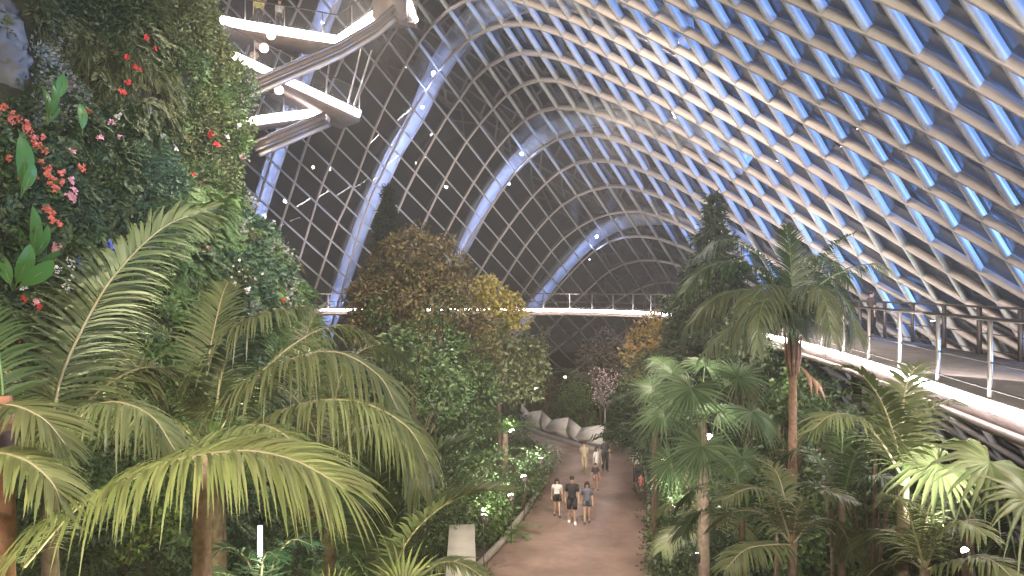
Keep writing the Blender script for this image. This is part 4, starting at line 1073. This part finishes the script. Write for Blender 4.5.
# ============================================================ planting beds
SH = [ # kind, px, ground py or None, depth, size, label, (height lift)
 ('broad', 497, 27.5, 1.3, 'glossy broad-leaved shrub right of the dark palm, near the lit grass tuft'),
 ('grass', 484, 24.0, 1.0, 'yellow-green grass tuft glowing beside the planter wall'),
 ('round', 520, 31.0, 1.5, 'round shrub on the left kerb of the path, opposite the three walkers'),
 ('dark', 530, 33.5, 1.5, 'dark shrub at the left kerb just behind the three walkers'),
 ('round', 538, 36.5, 1.3, 'round shrub where the left kerb bends toward the branch path'),
 ('fern', 505, 28.5, 1.5, 'arching fern over the left kerb near the bottom of the path'),
 ('treefern', 505, 36.0, 1.9, 'tree fern leaning toward the path below the golden-topped tree'),
 ('treefern', 488, 31.0, 1.7, 'tree fern in the left bed beside the leafy tree'),
 ('flower', 532, 37.0, 1.0, 'shrub with pale lit flowers at the corner of the branch path'),
 ('dark', 505, 40.0, 2.0, 'dark shrub under the golden-topped tree'),
 ('teal', 505, 46.0, 1.6, 'bluish shrub left of the folded screen'),
 ('bronze', 552, 56.0, 2.2, 'bronze shrub behind the left end of the folded screen'),
 ('treefern', 575, 55.0, 2.2, 'tree fern behind the middle of the folded screen'),
 ('broad', 585, 52.0, 2.4, 'leafy shrub beneath the greyish mauve shrub'),
 ('round', 628, 49.0, 2.2, 'round shrub behind the right end of the folded screen'),
 ('treefern', 640, 45.0, 2.2, 'tree fern behind the right side of the path head'),
 ('dark', 626, 48.0, 1.8, 'dark shrub at the head of the path under the pale shrub'),
 ('cycad', 560, 54.0, 2.2, 'cycad under the far walkway, left of the mauve shrub'),
 ('round', 682, 31.0, 1.6, 'round shrub at the right kerb beside the person on the right'),
 ('broad', 676, 27.0, 1.4, 'broad-leaved shrub at the right kerb, opposite the three walkers'),
 ('dark', 684, 24.5, 1.5, 'dark shrub at the right kerb near the bottom'),
 ('round', 682, 22.0, 1.4, 'round shrub by the bright uplight right of the path'),
 ('fern', 684, 23.2, 1.3, 'fern spilling toward the right kerb at the bottom'),
 ('strap', 700, 19.0, 1.2, 'strap-leaved plant by the bright uplight right of the path'),
 ('teal', 735, 20.0, 1.8, 'bluish shrub beneath the large fan palm'),
 ('dark', 762, 19.0, 2.2, 'dark shrub between the large fan palm and the ringed trunk'),
 ('dark', 700, 28.0, 2.6, 'tall dark shrub behind the large fan palm'),
 ('round', 745, 27.0, 3.0, 'tall round shrub behind the fan palm, left of the ringed trunk'),
 ('broad', 775, 23.0, 2.8, 'broad-leaved shrub just left of the ringed trunk'),
 ('dark', 828, 21.0, 3.0, 'dark shrub just right of the ringed trunk'),
 ('broad', 845, 17.0, 2.6, 'leafy shrub catching light right of the ringed trunk'),
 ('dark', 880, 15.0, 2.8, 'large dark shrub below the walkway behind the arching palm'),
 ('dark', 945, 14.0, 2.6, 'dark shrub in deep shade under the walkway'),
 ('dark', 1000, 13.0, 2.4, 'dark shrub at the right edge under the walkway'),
 ('bronze', 810, 26.0, 3.0, 'bronze shrub behind the ringed trunk'),
 ('cycad', 820, 13.0, 1.5, 'cycad at the bottom edge right of the ringed trunk'),
 ('strap', 860, 12.0, 1.4, 'strap-leaved plant at the bottom edge right of the ringed trunk'),
 ('fern', 755, 14.0, 1.4, 'fern at the bottom edge left of the ringed trunk'),
 ('round', 722, 16.5, 1.3, 'round shrub at the bottom edge below the feathery palm'),
 ('dark', 345, 20.0, 2.4, 'dark shrub at the foot of the mountain behind the near palms'),
 ('dark', 410, 22.0, 2.4, 'dark shrub beneath the leafy tree, behind the glossy palm'),
 ('dark', 445, 25.0, 2.2, 'dark shrub left of the tree fern in the left bed'),
 ('round', 465, 29.0, 2.2, 'round shrub under the bronze tree'),
 ('teal', 370, 17.0, 1.8, 'bluish shrub behind the glossy palm at lower left'),
 ('lime', 140, 10.5, 2.0, 'lime-leaved shrub low at the left under the big arching leaf'),
 ('lime', 158, 9.6, 1.4, 'smaller lime-leaved shrub in front of the other, at the bottom edge'),
 ('dark', 95, 11.0, 2.4, 'dark shrub at the bottom left under the arching leaf'),
 ('teal', 235, 12.0, 2.2, 'bluish shrub behind the ringed near trunk at the bottom'),
 ('bronze', 275, 12.6, 2.0, 'bronze shrub at the bottom between near trunk and pole light'),
]
for k, (kind, px, py, s, lb) in enumerate((('lime', 150, 545, .8, 'lime-leaved shrub growing low on the mountain, seen under the big arching leaf'), ('lime', 128, 570, .7, 'smaller lime-leaved shrub at the bottom edge below the other lime one'),
        ('bronze', 285, 548, .9, 'bronze shrub low on the mountain right of the pole light'), ('broad', 222, 500, .8, 'broad-leaved shrub low on the mountain behind the near trunk'), ('treefern', 300, 470, .8, 'tree fern growing from the lower right flank of the mountain'),
        ('teal', 90, 540, .9, 'bluish shrub low on the mountain at the bottom left'), ('strap', 180, 575, .9, 'strap-leaved plant at the bottom edge beside the lime shrubs'), ('flower', 245, 290, .5, 'pale flowering shrub on the right flank of the mountain'), ('lime', 300, 345, .5, 'yellow-leaved shrub at the foot of the right flank, left of the far strip'))):
    h = mhit(px, py, .2)
    if h: shrub(kind, tuple(h[0] + h[1] * .1), s, lb, seed=50 + k)
for k, (kind, px, D, s, lb) in enumerate(SH):
    if px > 660 and D < 22.5: D = 22.5 + (22 - D) * .35; s *= 1.25
    if px < 380 or kind == 'lime':
        continue
    if px < 475 and D < 23: D = 24 + (D % 3)
    g_ = gz(px, D); g_ = (min(g_[0], 13.2), g_[1], 0)
    o = shrub(kind, g_, s, lb, seed=k)
# taller leafy bushes that fill the shade right of the path
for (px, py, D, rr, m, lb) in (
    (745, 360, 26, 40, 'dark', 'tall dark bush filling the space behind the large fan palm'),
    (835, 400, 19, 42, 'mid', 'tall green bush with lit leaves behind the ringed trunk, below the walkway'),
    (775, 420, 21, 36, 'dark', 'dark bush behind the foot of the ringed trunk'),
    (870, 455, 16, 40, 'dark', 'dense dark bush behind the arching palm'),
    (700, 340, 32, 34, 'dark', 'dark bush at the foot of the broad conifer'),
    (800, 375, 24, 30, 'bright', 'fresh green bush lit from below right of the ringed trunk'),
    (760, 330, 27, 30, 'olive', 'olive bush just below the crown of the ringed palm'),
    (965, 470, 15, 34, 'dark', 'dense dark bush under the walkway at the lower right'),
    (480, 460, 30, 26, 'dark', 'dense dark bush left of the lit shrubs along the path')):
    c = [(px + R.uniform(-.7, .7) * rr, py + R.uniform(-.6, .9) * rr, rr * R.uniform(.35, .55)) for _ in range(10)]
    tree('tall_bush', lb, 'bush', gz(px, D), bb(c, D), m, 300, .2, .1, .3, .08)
# ground cover: nobody could count it
def in_poly(x, y, pl):
    c = False; j = len(pl) - 1
    for i in range(len(pl)):
        if (pl[i].y > y) != (pl[j].y > y) and x < (pl[j].x - pl[i].x) * (y - pl[i].y) / (pl[j].y - pl[i].y) + pl[i].x: c = not c
        j = i
    return c
pth = left_edge + [gp(545, 449), gp(530, 442), gp(512, 436), gp(515, 421), gp(540, 428)] + right_edge[::-1]
gc = {'mid': MB(), 'dark': MB(), 'moss': MB(), 'bright': MB()}; cnt = 0
while cnt < 7500:
    D = R.uniform(6, 60); px = R.uniform(-40, 1064); x = (px - 512) / F * D
    if any(in_poly(x + a, D + c, pth) for a, c in ((0, 0), (.35, 0), (-.35, 0), (0, .3), (0, -.3))) or D < 25.5 and -2.6 < x < 4: continue
    if px < 455 and D > 34 and R.random() < .5: continue
    if (x - MC[0]) ** 2 + (D - MC[1]) ** 2 < 165: continue
    if x > 15.3 or (x < 0 and D > 50): continue
    a = noise.noise(Vector((x * .35, D * .35, 1.7)))
    k = 'mid' if a > .15 else 'dark' if a > -.2 else 'bright' if R.random() < .35 else 'moss'
    s = R.uniform(.3, .6); n = 26; u = unit(rnd_dir(n) * [1, 1, .4] + Z3 * .75); pos = np.array([x, D, 0.0]) + u * s * NR.uniform(.1, .6, n)[:, None]
    leaf_quads(gc[k], pos, u + rnd_dir(n) * .3, unit(rnd_dir(n) * .5 + Z3), s * NR.uniform(.4, .8, n), s * .22); cnt += 1
for k, b in gc.items():
    nm = {'mid': 'green_ground_cover', 'dark': 'dark_ground_cover', 'moss': 'mossy_ground_cover', 'bright': 'fresh_ground_cover'}[k]
    tag(b.build(nm, L[k]), {'mid': 'mid-green leafy ground cover in patches across both beds', 'dark': 'dark leafy ground cover filling most of the beds beside the path', 'moss': 'mossy olive ground cover in drifts between the shrubs', 'bright': 'fresh green ground cover tufts scattered in the beds'}[k], 'ground cover', kind='stuff')
# ---- uplights in the beds: lens, body, and the light each gives
M['lens'] = emis('uplight lens', (1, .97, .85), 22)
UP = [ # x, y in photo, D, aim(px,py,D), power, label
 (697, 556, 16.0, (690, 470, 20), 60, (1, .97, .85), 'bright uplight buried in leaves right of the path at the bottom'),
 (965, 551, 9.6, (925, 480, 9.8), 50, (.95, 1, .8), 'bright round uplight at the lower right corner'),
 (512, 432, 36.5, (500, 400, 37), 110, (1, 1, .6), 'yellow-green uplight left of the branch path, under the golden-topped tree'),
 (524, 478, 31.0, (516, 450, 33), 110, (1, .97, .85), 'uplight at the left kerb, the one level with the walkers'),
 (511, 497, 28.5, (505, 470, 30), 70, (1, .97, .85), 'lower uplight at the left kerb, nearest the grass tuft'),
 (541, 461, 36.5, (540, 445, 38), 90, (1, .95, .9), 'uplight at the bend of the left kerb behind the walkers'),
 (484, 517, 24.5, (488, 490, 25), 50, (.95, 1, .6), 'uplight in the yellow-green grass tuft beside the planter wall'),
 (663, 462, 29, (675, 430, 28), 80, (1, 1, .9), 'uplight under the small fan palm right of the path'),
 (672, 508, 24, (680, 480, 23), 60, (1, 1, .8), 'uplight at the right kerb below the small fan palm'),
 (709, 437, 21, (700, 400, 20), 50, (1, 1, .9), 'small white light point inside the large fan palm'),
 (536, 389, 48, (540, 350, 48), 120, (1, 1, .7), 'far small uplight left of the mauve shrub under the walkway'),
 (565, 378, 55, (570, 340, 56), 160, (1, .97, .9), 'brightest far uplight under the far walkway'),
 (870, 500, 13, (850, 430, 15), 110, (.95, 1, .85), 'uplight hidden behind the arching palm'),
 (835, 470, 17.5, (815, 385, 20), 130, (.9, 1, .85), 'uplight behind the ringed trunk shining into the fresh green bush'),
 (435, 405, 29, (440, 360, 32), 90, (.95, 1, .85), 'uplight inside the leafy tree'),
 (150, 640, 9.0, (190, 500, 7.5), 60, (.95, 1, .55), 'uplight at the foot of the near palms'),
 (330, 620, 8.0, (300, 480, 6.6), 45, (1, 1, .6), 'ground uplight below the big arching palm leaf'),
]
for (px, py, D, aim, pw, col, lb) in UP:
    if (px, py) not in ((709, 437), (435, 405), (965, 551), (697, 556)) and py < 600: D = 7.3 * F / (py - 288); aim = (aim[0], aim[1], D + 1)
    if py > 600: py = 288 + 8.7 / D * F; pw *= 5
    p = P(px, py, D); p.z = max(p.z, .25); up = (Vector(P(*aim)) - p).normalized()
    t = thing('garden_uplight', lb, 'lamp')
    q = up.to_track_quat('Z', 'Y').to_matrix().to_4x4(); Mx = Matrix.Translation(p) @ q
    vis = D / F * 2.2
    rr = max(.05, min(.15, vis * 1.6))
    b = MB(); b.tube([Mx @ Vector((0, 0, -.2)), Mx @ Vector((0, 0, 0))], [rr * .8, rr * 1.05], 14); part('housing', b, M['steel'], t, True)
    b = MB(); b.ball(Mx @ Vector((0, 0, 0)), rr * .95, 12, 6, (1, 1, 1)); part('lens', b, M['lens'], t, True)
    b = MB(); b.tube([Mx @ Vector((0, 0, -.2)), (p.x, p.y, 0)], .018, 6); part('spike', b, M['steel'], t)
    recenter(t, (p.x, p.y, 0))
    l = bpy.data.lights.new('uplight_glow', 'SPOT'); l.energy = pw * 10; l.color = col; l.spot_size = math.radians(120); l.spot_blend = .8; l.shadow_soft_size = .08
    o = bpy.data.objects.new('uplight_glow', l); COL.objects.link(o); o.location = p + up * .2; o.rotation_euler = (-up).to_track_quat('Z', 'Y').to_euler()
# ============================================================ people
def loft(b, rings, n=12):
    """rings: (centre, rx, ry, rz_rotation)"""
    vs = []
    for (c, rx, ry, a) in rings:
        for k in range(n):
            t = 2 * math.pi * k / n; x, y = math.cos(t) * rx, math.sin(t) * ry
            vs.append(Vector(c) + Vector((x * math.cos(a) - y * math.sin(a), x * math.sin(a) + y * math.cos(a), 0)))
    m = len(rings)
    fs = [(i * n + k, i * n + (k + 1) % n, (i + 1) * n + (k + 1) % n, (i + 1) * n + k) for i in range(m - 1) for k in range(n)]
    fs += [tuple(range(n - 1, -1, -1)), tuple((m - 1) * n + k for k in range(n))]
    b.add(vs, fs)
CL = {}
def cloth(name, c):
    if name not in CL: CL[name] = mat(name, c, .8, 0, tuple(min(1, q * 1.25) for q in c), 30)
    return CL[name]
M['skin'] = mat('skin', (.52, .33, .24), .55); M['hair'] = mat('black hair', (.02, .016, .014), .45); M['eye'] = mat('dark eye', (.02, .015, .01), .3)
def person(label, loc, H_, rz, top, bottom, shoes=(.7, .7, .7), hair='short', stride=.12, long_top=0, bot_len=.5, arm=(0.05, -0.05), sit=False, bag=None, sleeves=.5, elbow=None):
    t = thing('person', label, 'person', loc, rz)      # local: faces -Y
    h = H_
    V = {}; 
    def v(n, x, y, z): V[n] = Vector((x * h, y * h, z * h))
    hp = .53 if not sit else .26
    dz = hp - .53
    v('pel', 0, 0, hp); v('wai', 0, .0, .61 + dz); v('che', 0, .004, .72 + dz); v('nec', 0, .008, .825 + dz); v('hb', 0, 0, .865 + dz); v('hd', 0, -.006, .905 + dz); v('ht', 0, -.002, .962 + dz)
    for sg, nm in ((-1, 'l'), (1, 'r')):
        st = stride * sg
        v('sh' + nm, .098 * sg, .006, .802 + dz)
        a = arm[0 if sg < 0 else 1]
        if elbow: ex, ey, ez, wx, wy, wz = elbow
        else: ex, ey, ez, wx, wy, wz = .125, a * .6, .645, .14, a * 1.2 - .02, .50
        v('el' + nm, ex * sg, ey, ez + dz); v('wr' + nm, wx * sg, wy, wz + dz)
        v('pa' + nm, (wx + .004) * sg, wy - .008, wz - .035 + dz)
        for q in range(4): v('f%d%s' % (q, nm), (wx + .002) * sg, wy - .03 + .014 * q - .004, wz - (.082, .088, .084, .074)[q] + dz)
        v('th' + nm, (wx - .012) * sg, wy - .034, wz - .055 + dz)
        v('hi' + nm, .052 * sg, 0, hp - .02)
        if sit:
            v('kn' + nm, .06 * sg, -.22, hp - .0); v('an' + nm, .06 * sg, -.24, hp - .22); v('to' + nm, .06 * sg, -.31, hp - .245)
        else:
            v('kn' + nm, .056 * sg, -st * .5 - .012, .285); v('an' + nm, .056 * sg, -st * 1.0 + (.02 if st < 0 else 0), .045 + (.02 if st < 0 else 0)); v('to' + nm, .06 * sg, -st * 1.0 - .07, .018)
    E = [('pel', 'wai'), ('wai', 'che'), ('che', 'nec'), ('nec', 'hb'), ('hb', 'hd'), ('hd', 'ht')]
    for nm in 'lr':
        E += [('che', 'sh' + nm), ('sh' + nm, 'el' + nm), ('el' + nm, 'wr' + nm), ('wr' + nm, 'pa' + nm), ('pel', 'hi' + nm), ('hi' + nm, 'kn' + nm), ('kn' + nm, 'an' + nm), ('an' + nm, 'to' + nm), ('pa' + nm, 'th' + nm)] + [('pa' + nm, 'f%d%s' % (q, nm)) for q in range(4)]
    Rr = {'pel': .050, 'wai': .046, 'che': .052, 'nec': .034, 'hb': .036, 'hd': .050, 'ht': .036, 'sh': .034, 'el': .024, 'wr': .016, 'pa': .018, 'hi': .042, 'kn': .033, 'an': .022, 'to': .02, 'th': .006}
    ks = list(V); me = bpy.data.meshes.new('body'); me.from_pydata([V[k] for k in ks], [(ks.index(a), ks.index(c)) for a, c in E], [])
    o = bpy.data.objects.new('body', me); COL.objects.link(o); o.parent = t; me.materials.append(M['skin'])
    sk = o.modifiers.new('skin', 'SKIN'); sk.use_smooth_shade = True; sb = o.modifiers.new('sub', 'SUBSURF'); sb.levels = sb.render_levels = 1
    if not me.skin_vertices: me.skin_vertices.new()
    for i, k in enumerate(ks):
        r = Rr.get(k, Rr.get(k[:2], .0055)) * h; me.skin_vertices[0].data[i].radius = (r, r); me.skin_vertices[0].data[i].use_root = (k == 'pel')
    # shirt: torso with sleeves
    b = MB(); lo = .53 - long_top
    rings = [((0, 0, (lo + dz) * h), (.088 + long_top * .25) * h, (.062 + long_top * .2) * h, 0), ((0, 0, (.60 + dz) * h), .080 * h, .058 * h, 0), ((0, 0, (.70 + dz) * h), .092 * h, .064 * h, 0), ((0, .004 * h, (.775 + dz) * h), .104 * h, .060 * h, 0), ((0, .006 * h, (.815 + dz) * h), .085 * h, .046 * h, 0), ((0, .006 * h, (.84 + dz) * h), .042 * h, .038 * h, 0)]
    loft(b, rings, 14)
    for sg, nm in ((-1, 'l'), (1, 'r')):
        a, c = V['sh' + nm], V['el' + nm]; e = a.lerp(c, min(1, sleeves * 1.6)); pts = [a - Vector((sg * .03 * h, 0, -.002 * h)), a, e]; rd = [.036 * h, .040 * h, .036 * h]
        if sleeves > .8: pts.append(V['wr' + nm]); rd.append(.024 * h)
        b.tube(pts, rd, 10)
    o = b.build('shirt', top, t, True)
    # shorts / trousers / skirt
    b = MB()
    if not sit or True:
        loft(b, [((0, 0, (hp - .035) * h), .088 * h, .066 * h, 0), ((0, 0, (hp + .04) * h), .084 * h, .062 * h, 0), ((0, 0, (hp + .07) * h), .078 * h, .058 * h, 0)], 14)
        for nm in 'lr':
            a, c, d = V['hi' + nm], V['kn' + nm], V['an' + nm]
            if bot_len <= .5: pts = [a + Vector((0, 0, .02 * h)), a.lerp(c, max(.25, bot_len * 1.9))]; rd = [.058 * h, .052 * h]
            else: pts = [a + Vector((0, 0, .02 * h)), c, d]; rd = [.058 * h, .044 * h, .036 * h]
            b.tube(pts, rd, 10)
    b.build('shorts' if bot_len <= .5 else 'trousers', bottom, t, True)
    for nm in 'lr':
        b = MB(); a, c = V['an' + nm], V['to' + nm]; m_ = (a + c) / 2
        loft(b, [((m_.x, m_.y, max(.002 * h, c.z - .016 * h)), .03 * h, .075 * h, 0), ((m_.x, m_.y, c.z + .01 * h), .029 * h, .07 * h, 0), ((m_.x, m_.y + .02 * h, c.z + .035 * h), .022 * h, .038 * h, 0)], 10)
        b.build('shoe', cloth('shoe %.2f' % shoes[0], shoes), t, True)
    # head details
    hc = (V['hd'] + V['ht']) / 2 + Vector((0, -.002 * h, .0))
    b = MB()
    for sg in (-1, 1): b.ball(hc + Vector((sg * .019 * h, -.048 * h, .0)), .006 * h, 6, 4)
    b.build('eye', M['eye'], t, True)
    b = MB(); b.ball(hc + Vector((0, -.052 * h, -.012 * h)), .008 * h, 6, 4, (.8, 1, 1.5)); b.ball(hc + Vector((0, -.046 * h, -.032 * h)), .010 * h, 6, 4, (1.5, .6, .4))
    for sg in (-1, 1): b.ball(hc + Vector((sg * .05 * h, .004 * h, -.004 * h)), .011 * h, 6, 4, (.5, 1, 1.4))
    b.build('face', M['skin'], t, True)
    b = MB(); b.ball(hc + Vector((0, .012 * h, .017 * h)), .057 * h, 12, 8, (.95, 1.0, .95))
    if hair == 'long':
        b.tube([hc + Vector((0, .03 * h, .02 * h)), hc + Vector((0, .045 * h, -.05 * h)), hc + Vector((0, .05 * h, -.13 * h)), hc + Vector((0, .05 * h, -.17 * h))], [.05 * h, .055 * h, .045 * h, .02 * h], 10)
        for sg in (-1, 1): b.tube([hc + Vector((sg * .04 * h, 0, .02 * h)), hc + Vector((sg * .05 * h, .0, -.05 * h)), hc + Vector((sg * .05 * h, -.01 * h, -.11 * h))], [.02 * h, .02 * h, .008 * h], 8)
    b.build('hair', M['hair'], t, True)
    if bag:
        b = MB(); b.box(Vector((bag[0] * h, -.02 * h, .50 * h)), (.05 * h, .10 * h, .10 * h)); b.tube([Vector((bag[0] * h, 0, .55 * h)), Vector((bag[0] * .4 * h, -.06 * h, .7 * h)), Vector((-bag[0] * .6 * h, 0, .82 * h))], .006 * h, 6); b.build('shoulder_bag', cloth('brown bag', (.12, .07, .04)), t)
    return t
def gnd(px, y, z=.05): 
    D = 7020 / (y - 288); return ((px - 512) / F * D, D, z)
cw, cb, cg, ct, cdk = cloth('white cotton', (.62, .6, .58)), cloth('black cotton', (.018, .018, .022)), cloth('slate cotton', (.12, .12, .16)), cloth('tan cotton', (.30, .24, .16)), cloth('dark cotton', (.05, .045, .05))
person('person in white top and black shorts walking on the left of the front trio', gnd(557, 517.5), 1.50, .05, cw, cb, (.05, .05, .05), 'long', .08, 0, .25, bag=(.12,))
person('tall person in black shirt and long black shorts in the middle of the front trio', gnd(572, 524.5), 1.80, 0, cb, cb, (.75, .73, .7), 'short', .07, .03, .48)
person('person in slate top and short shorts walking on the right of the front trio', gnd(587, 524), 1.58, -.06, cg, cg, (.1, .1, .1), 'long', -.07, .05, .25)
person('person in tan clothes standing with their back turned behind the front trio', gnd(584.5, 475, .05), 1.58, 2.7, ct, ct, (.3, .25, .2), 'short', .02, 0, .9, elbow=(.13, .02, .66, .07, -.09, .66))
person('person in loose white dress standing among the small group behind the trio', gnd(597, 479, .05), 1.5, .8, cw, cw, (.3, .25, .2), 'long', .04, .14, .3)
person('child in dark top with pinkish legs walking in front of the small group', gnd(595.5, 491, .05), 1.2, .2, cdk, cloth('dusty pink cotton', (.36, .2, .18)), (.1, .1, .1), 'short', .08, 0, .4)
person('person in dark clothes at the back of the small group, nearest the folded screen', gnd(605, 472, .05), 1.6, .3, cdk, cb, (.1, .1, .1), 'short', .03, 0, .9)
sx, sy, _ = gnd(638, 489)
person('person in white shirt pushing a pushchair at the right side of the path', gnd(637, 486, .05), 1.62, 0, cw, cdk, (.1, .1, .1), 'short', .07, 0, .9, elbow=(.13, -.03, .66, .10, -.17, .60))
# pushchair and the child in it
t = thing('pushchair', 'dark pushchair with a small child on the right side of the path', 'pushchair', (sx, sy - .75, .05))
for x in (-.24, .24):
    for y in (-.32, .22):
        b = MB(); b.tube([(x - .02, y, .11), (x + .02, y, .11)], .11, 14); b.build('wheel', M['steel'], t, True)
b = MB()
for x in (-.22, .22):
    b.tube([(x, -.32, .12), (x, .10, .62), (x, .42, 1.0)], .014, 6); b.tube([(x, .22, .12), (x, -.05, .45)], .014, 6)
b.tube([(-.22, .42, 1.0), (.22, .42, 1.0)], .018, 8); b.tube([(-.22, -.32, .12), (.22, -.32, .12)], .012, 6); b.build('frame', M['tubel'], t, True)
b = MB(); b.box((0, -.05, .40), (.36, .34, .06)); b.box((0, .16, .62), (.36, .07, .46), M=Matrix.Translation((0, .15, .62)) @ Matrix.Rotation(-.3, 4, 'X') @ Matrix.Scale(1, 4)); b.build('seat', cloth('charcoal fabric', (.05, .04, .045)), t)
b = MB(); loft(b, [((0, .22, .88), .2, .14, 0), ((0, .18, .96), .19, .16, 0), ((0, .16, 1.02), .10, .09, 0)], 12); b.build('canopy', cloth('charcoal fabric', (.05, .04, .045)), t, True)
person('small child in pinkish red clothes sitting in the pushchair', (sx, sy - .80, .26), .85, 0, cloth('pinkish red cotton', (.5, .16, .14)), cloth('pinkish red cotton', (.5, .16, .14)), (.3, .3, .3), 'short', 0, 0, .9, sit=True)
person('person in dark clothes on the eye-level walkway, partly hidden by the ringed palm crown', (P(853, 300, 25).x + .6, 25.0, DZ), 1.5, 1.8, cdk, cb, (.1, .1, .1), 'short', .02, 0, .9)
q1_, q2_ = P(250, 25, 35.5), P(337, 39, 37)
a = q1_.lerp(q2_, .04) + Vector((0, .7, 0)); person('person in yellow shirt standing on the topmost sky bridge', tuple(a), 1.7, .3, cloth('yellow cotton', (.6, .52, .2)), cdk, (.1, .1, .1), 'short', .02, 0, .9)
a = q1_.lerp(q2_, .28) + Vector((0, .7, 0)); person('person in white shirt standing on the topmost sky bridge, right of the one in yellow', tuple(a), 1.65, -.2, cw, cdk, (.1, .1, .1), 'short', .02, 0, .9)
# ============================================================ lights, world, camera
w = bpy.data.worlds.new('night'); SC.world = w; w.use_nodes = True
bg = w.node_tree.nodes['Background']; bg.inputs[0].default_value = (.85, .8, .8, 1); bg.inputs[1].default_value = .024
WARM = (1, .88, .70)
for (x, y, z, tx, ty, tz, e_, c_) in ((-5, -5, 17, -12, 18, 8, 700, (1, .92, .74)), (-1, -5, 17, -6, 18, 6, 700, (1, .92, .74)), (3, -5, 16, 4, 20, 4, 500, WARM), (7, -4, 15, 8, 20, 4, 500, WARM), (-4, 20, 17, -3, 34, 4, 1000, (1, .86, .70)), (3, 22, 14, 3, 37, 0, 900, (1, .86, .72))):
    area('fill_light', (x, y, z), (tx, ty, tz), e_ * 2.1, c_, .9, .9)  # added fill standing in for general dome lighting, no visible fittings
area('fill_light', (9, 12, 8.0), (14, 16, 11), 260, (1, .86, .8), 8, 1.5)  # this and the next two: added fill by the deck, brightens the ribs
area('fill_light', (10, 32, 8.0), (15, 34, 11), 420, (1, .84, .8), 8, 1.5)
area('fill_light', (10, 46, 8.2), (14, 48, 12), 420, (1, .84, .8), 8, 1.5)
for x in (-14, -8, -2, 4): spot('lattice_fill', (x, 57.2, 8.0), (x + 1, 64, 16), 900, (1, .9, .86), 120, .8, .15)  # added spots to light the far lattice; no such fittings on the walkway
cam = bpy.data.cameras.new('camera'); cam.sensor_width = 36; cam.lens = F / 1024 * 36; cam.clip_end = 400; cam.clip_start = .024
co = bpy.data.objects.new('camera', cam); COL.objects.link(co); co.location = (0, 0, CAMZ); co.rotation_euler = (math.radians(90), 0, 0)
SC.camera = co
SC.view_settings.view_transform = 'Standard'; SC.view_settings.look = 'None'; SC.view_settings.gamma = 1; SC.view_settings.exposure = .28
SC.view_settings.use_curve_mapping = False
SC.cycles.max_bounces = 5; SC.cycles.transparent_max_bounces = 12; SC.cycles.diffuse_bounces = 2; SC.cycles.glossy_bounces = 2
SC.cycles.sample_clamp_indirect = 4; SC.cycles.use_denoising = True
SC.cycles.caustics_reflective = False; SC.cycles.caustics_refractive = False

m, nt, b_ = newmat('cool mist'); nt.nodes.remove(b_)
vo = nt.nodes.new('ShaderNodeVolumeScatter'); vo.inputs['Density'].default_value = .0016; vo.inputs['Anisotropy'].default_value = .2; vo.inputs['Color'].default_value = (1, .92, .86, 1)
nt.links.new(vo.outputs[0], [n for n in nt.nodes if n.type == 'OUTPUT_MATERIAL'][0].inputs['Volume'])
b = MB(); b.box((0, 27, 15), (46, 66, 36)); tag(b.build('mist', m), 'thin cool mist hanging inside the glass dome', 'mist', kind='stuff')
SC.cycles.volume_bounces = 0

spot('mountain_fill', (-3.5, 29, 20), (-9.5, 22, 14), 1500, (.95, 1, .8), 80, .7, .2)  # added near the bridges to brighten the right edge of the mountain
spot('mountain_fill', (-2.5, 15, 5.5), (-8, 20, 9), 420, (.85, 1, .8), 80, .7, .2)  # second added fill on the mountain flank

spot('tree_fill', (6.5, 29.5, 8.8), P(480, 300, 37), 900, (1, .85, .55), 40, .8, .15)  # added spot to brighten the golden tree top
spot('tree_fill', (5.5, 20, 8.8), P(420, 280, 33), 900, (1, .92, .8), 45, .8, .15)  # added spot to brighten the front of the bronze tree
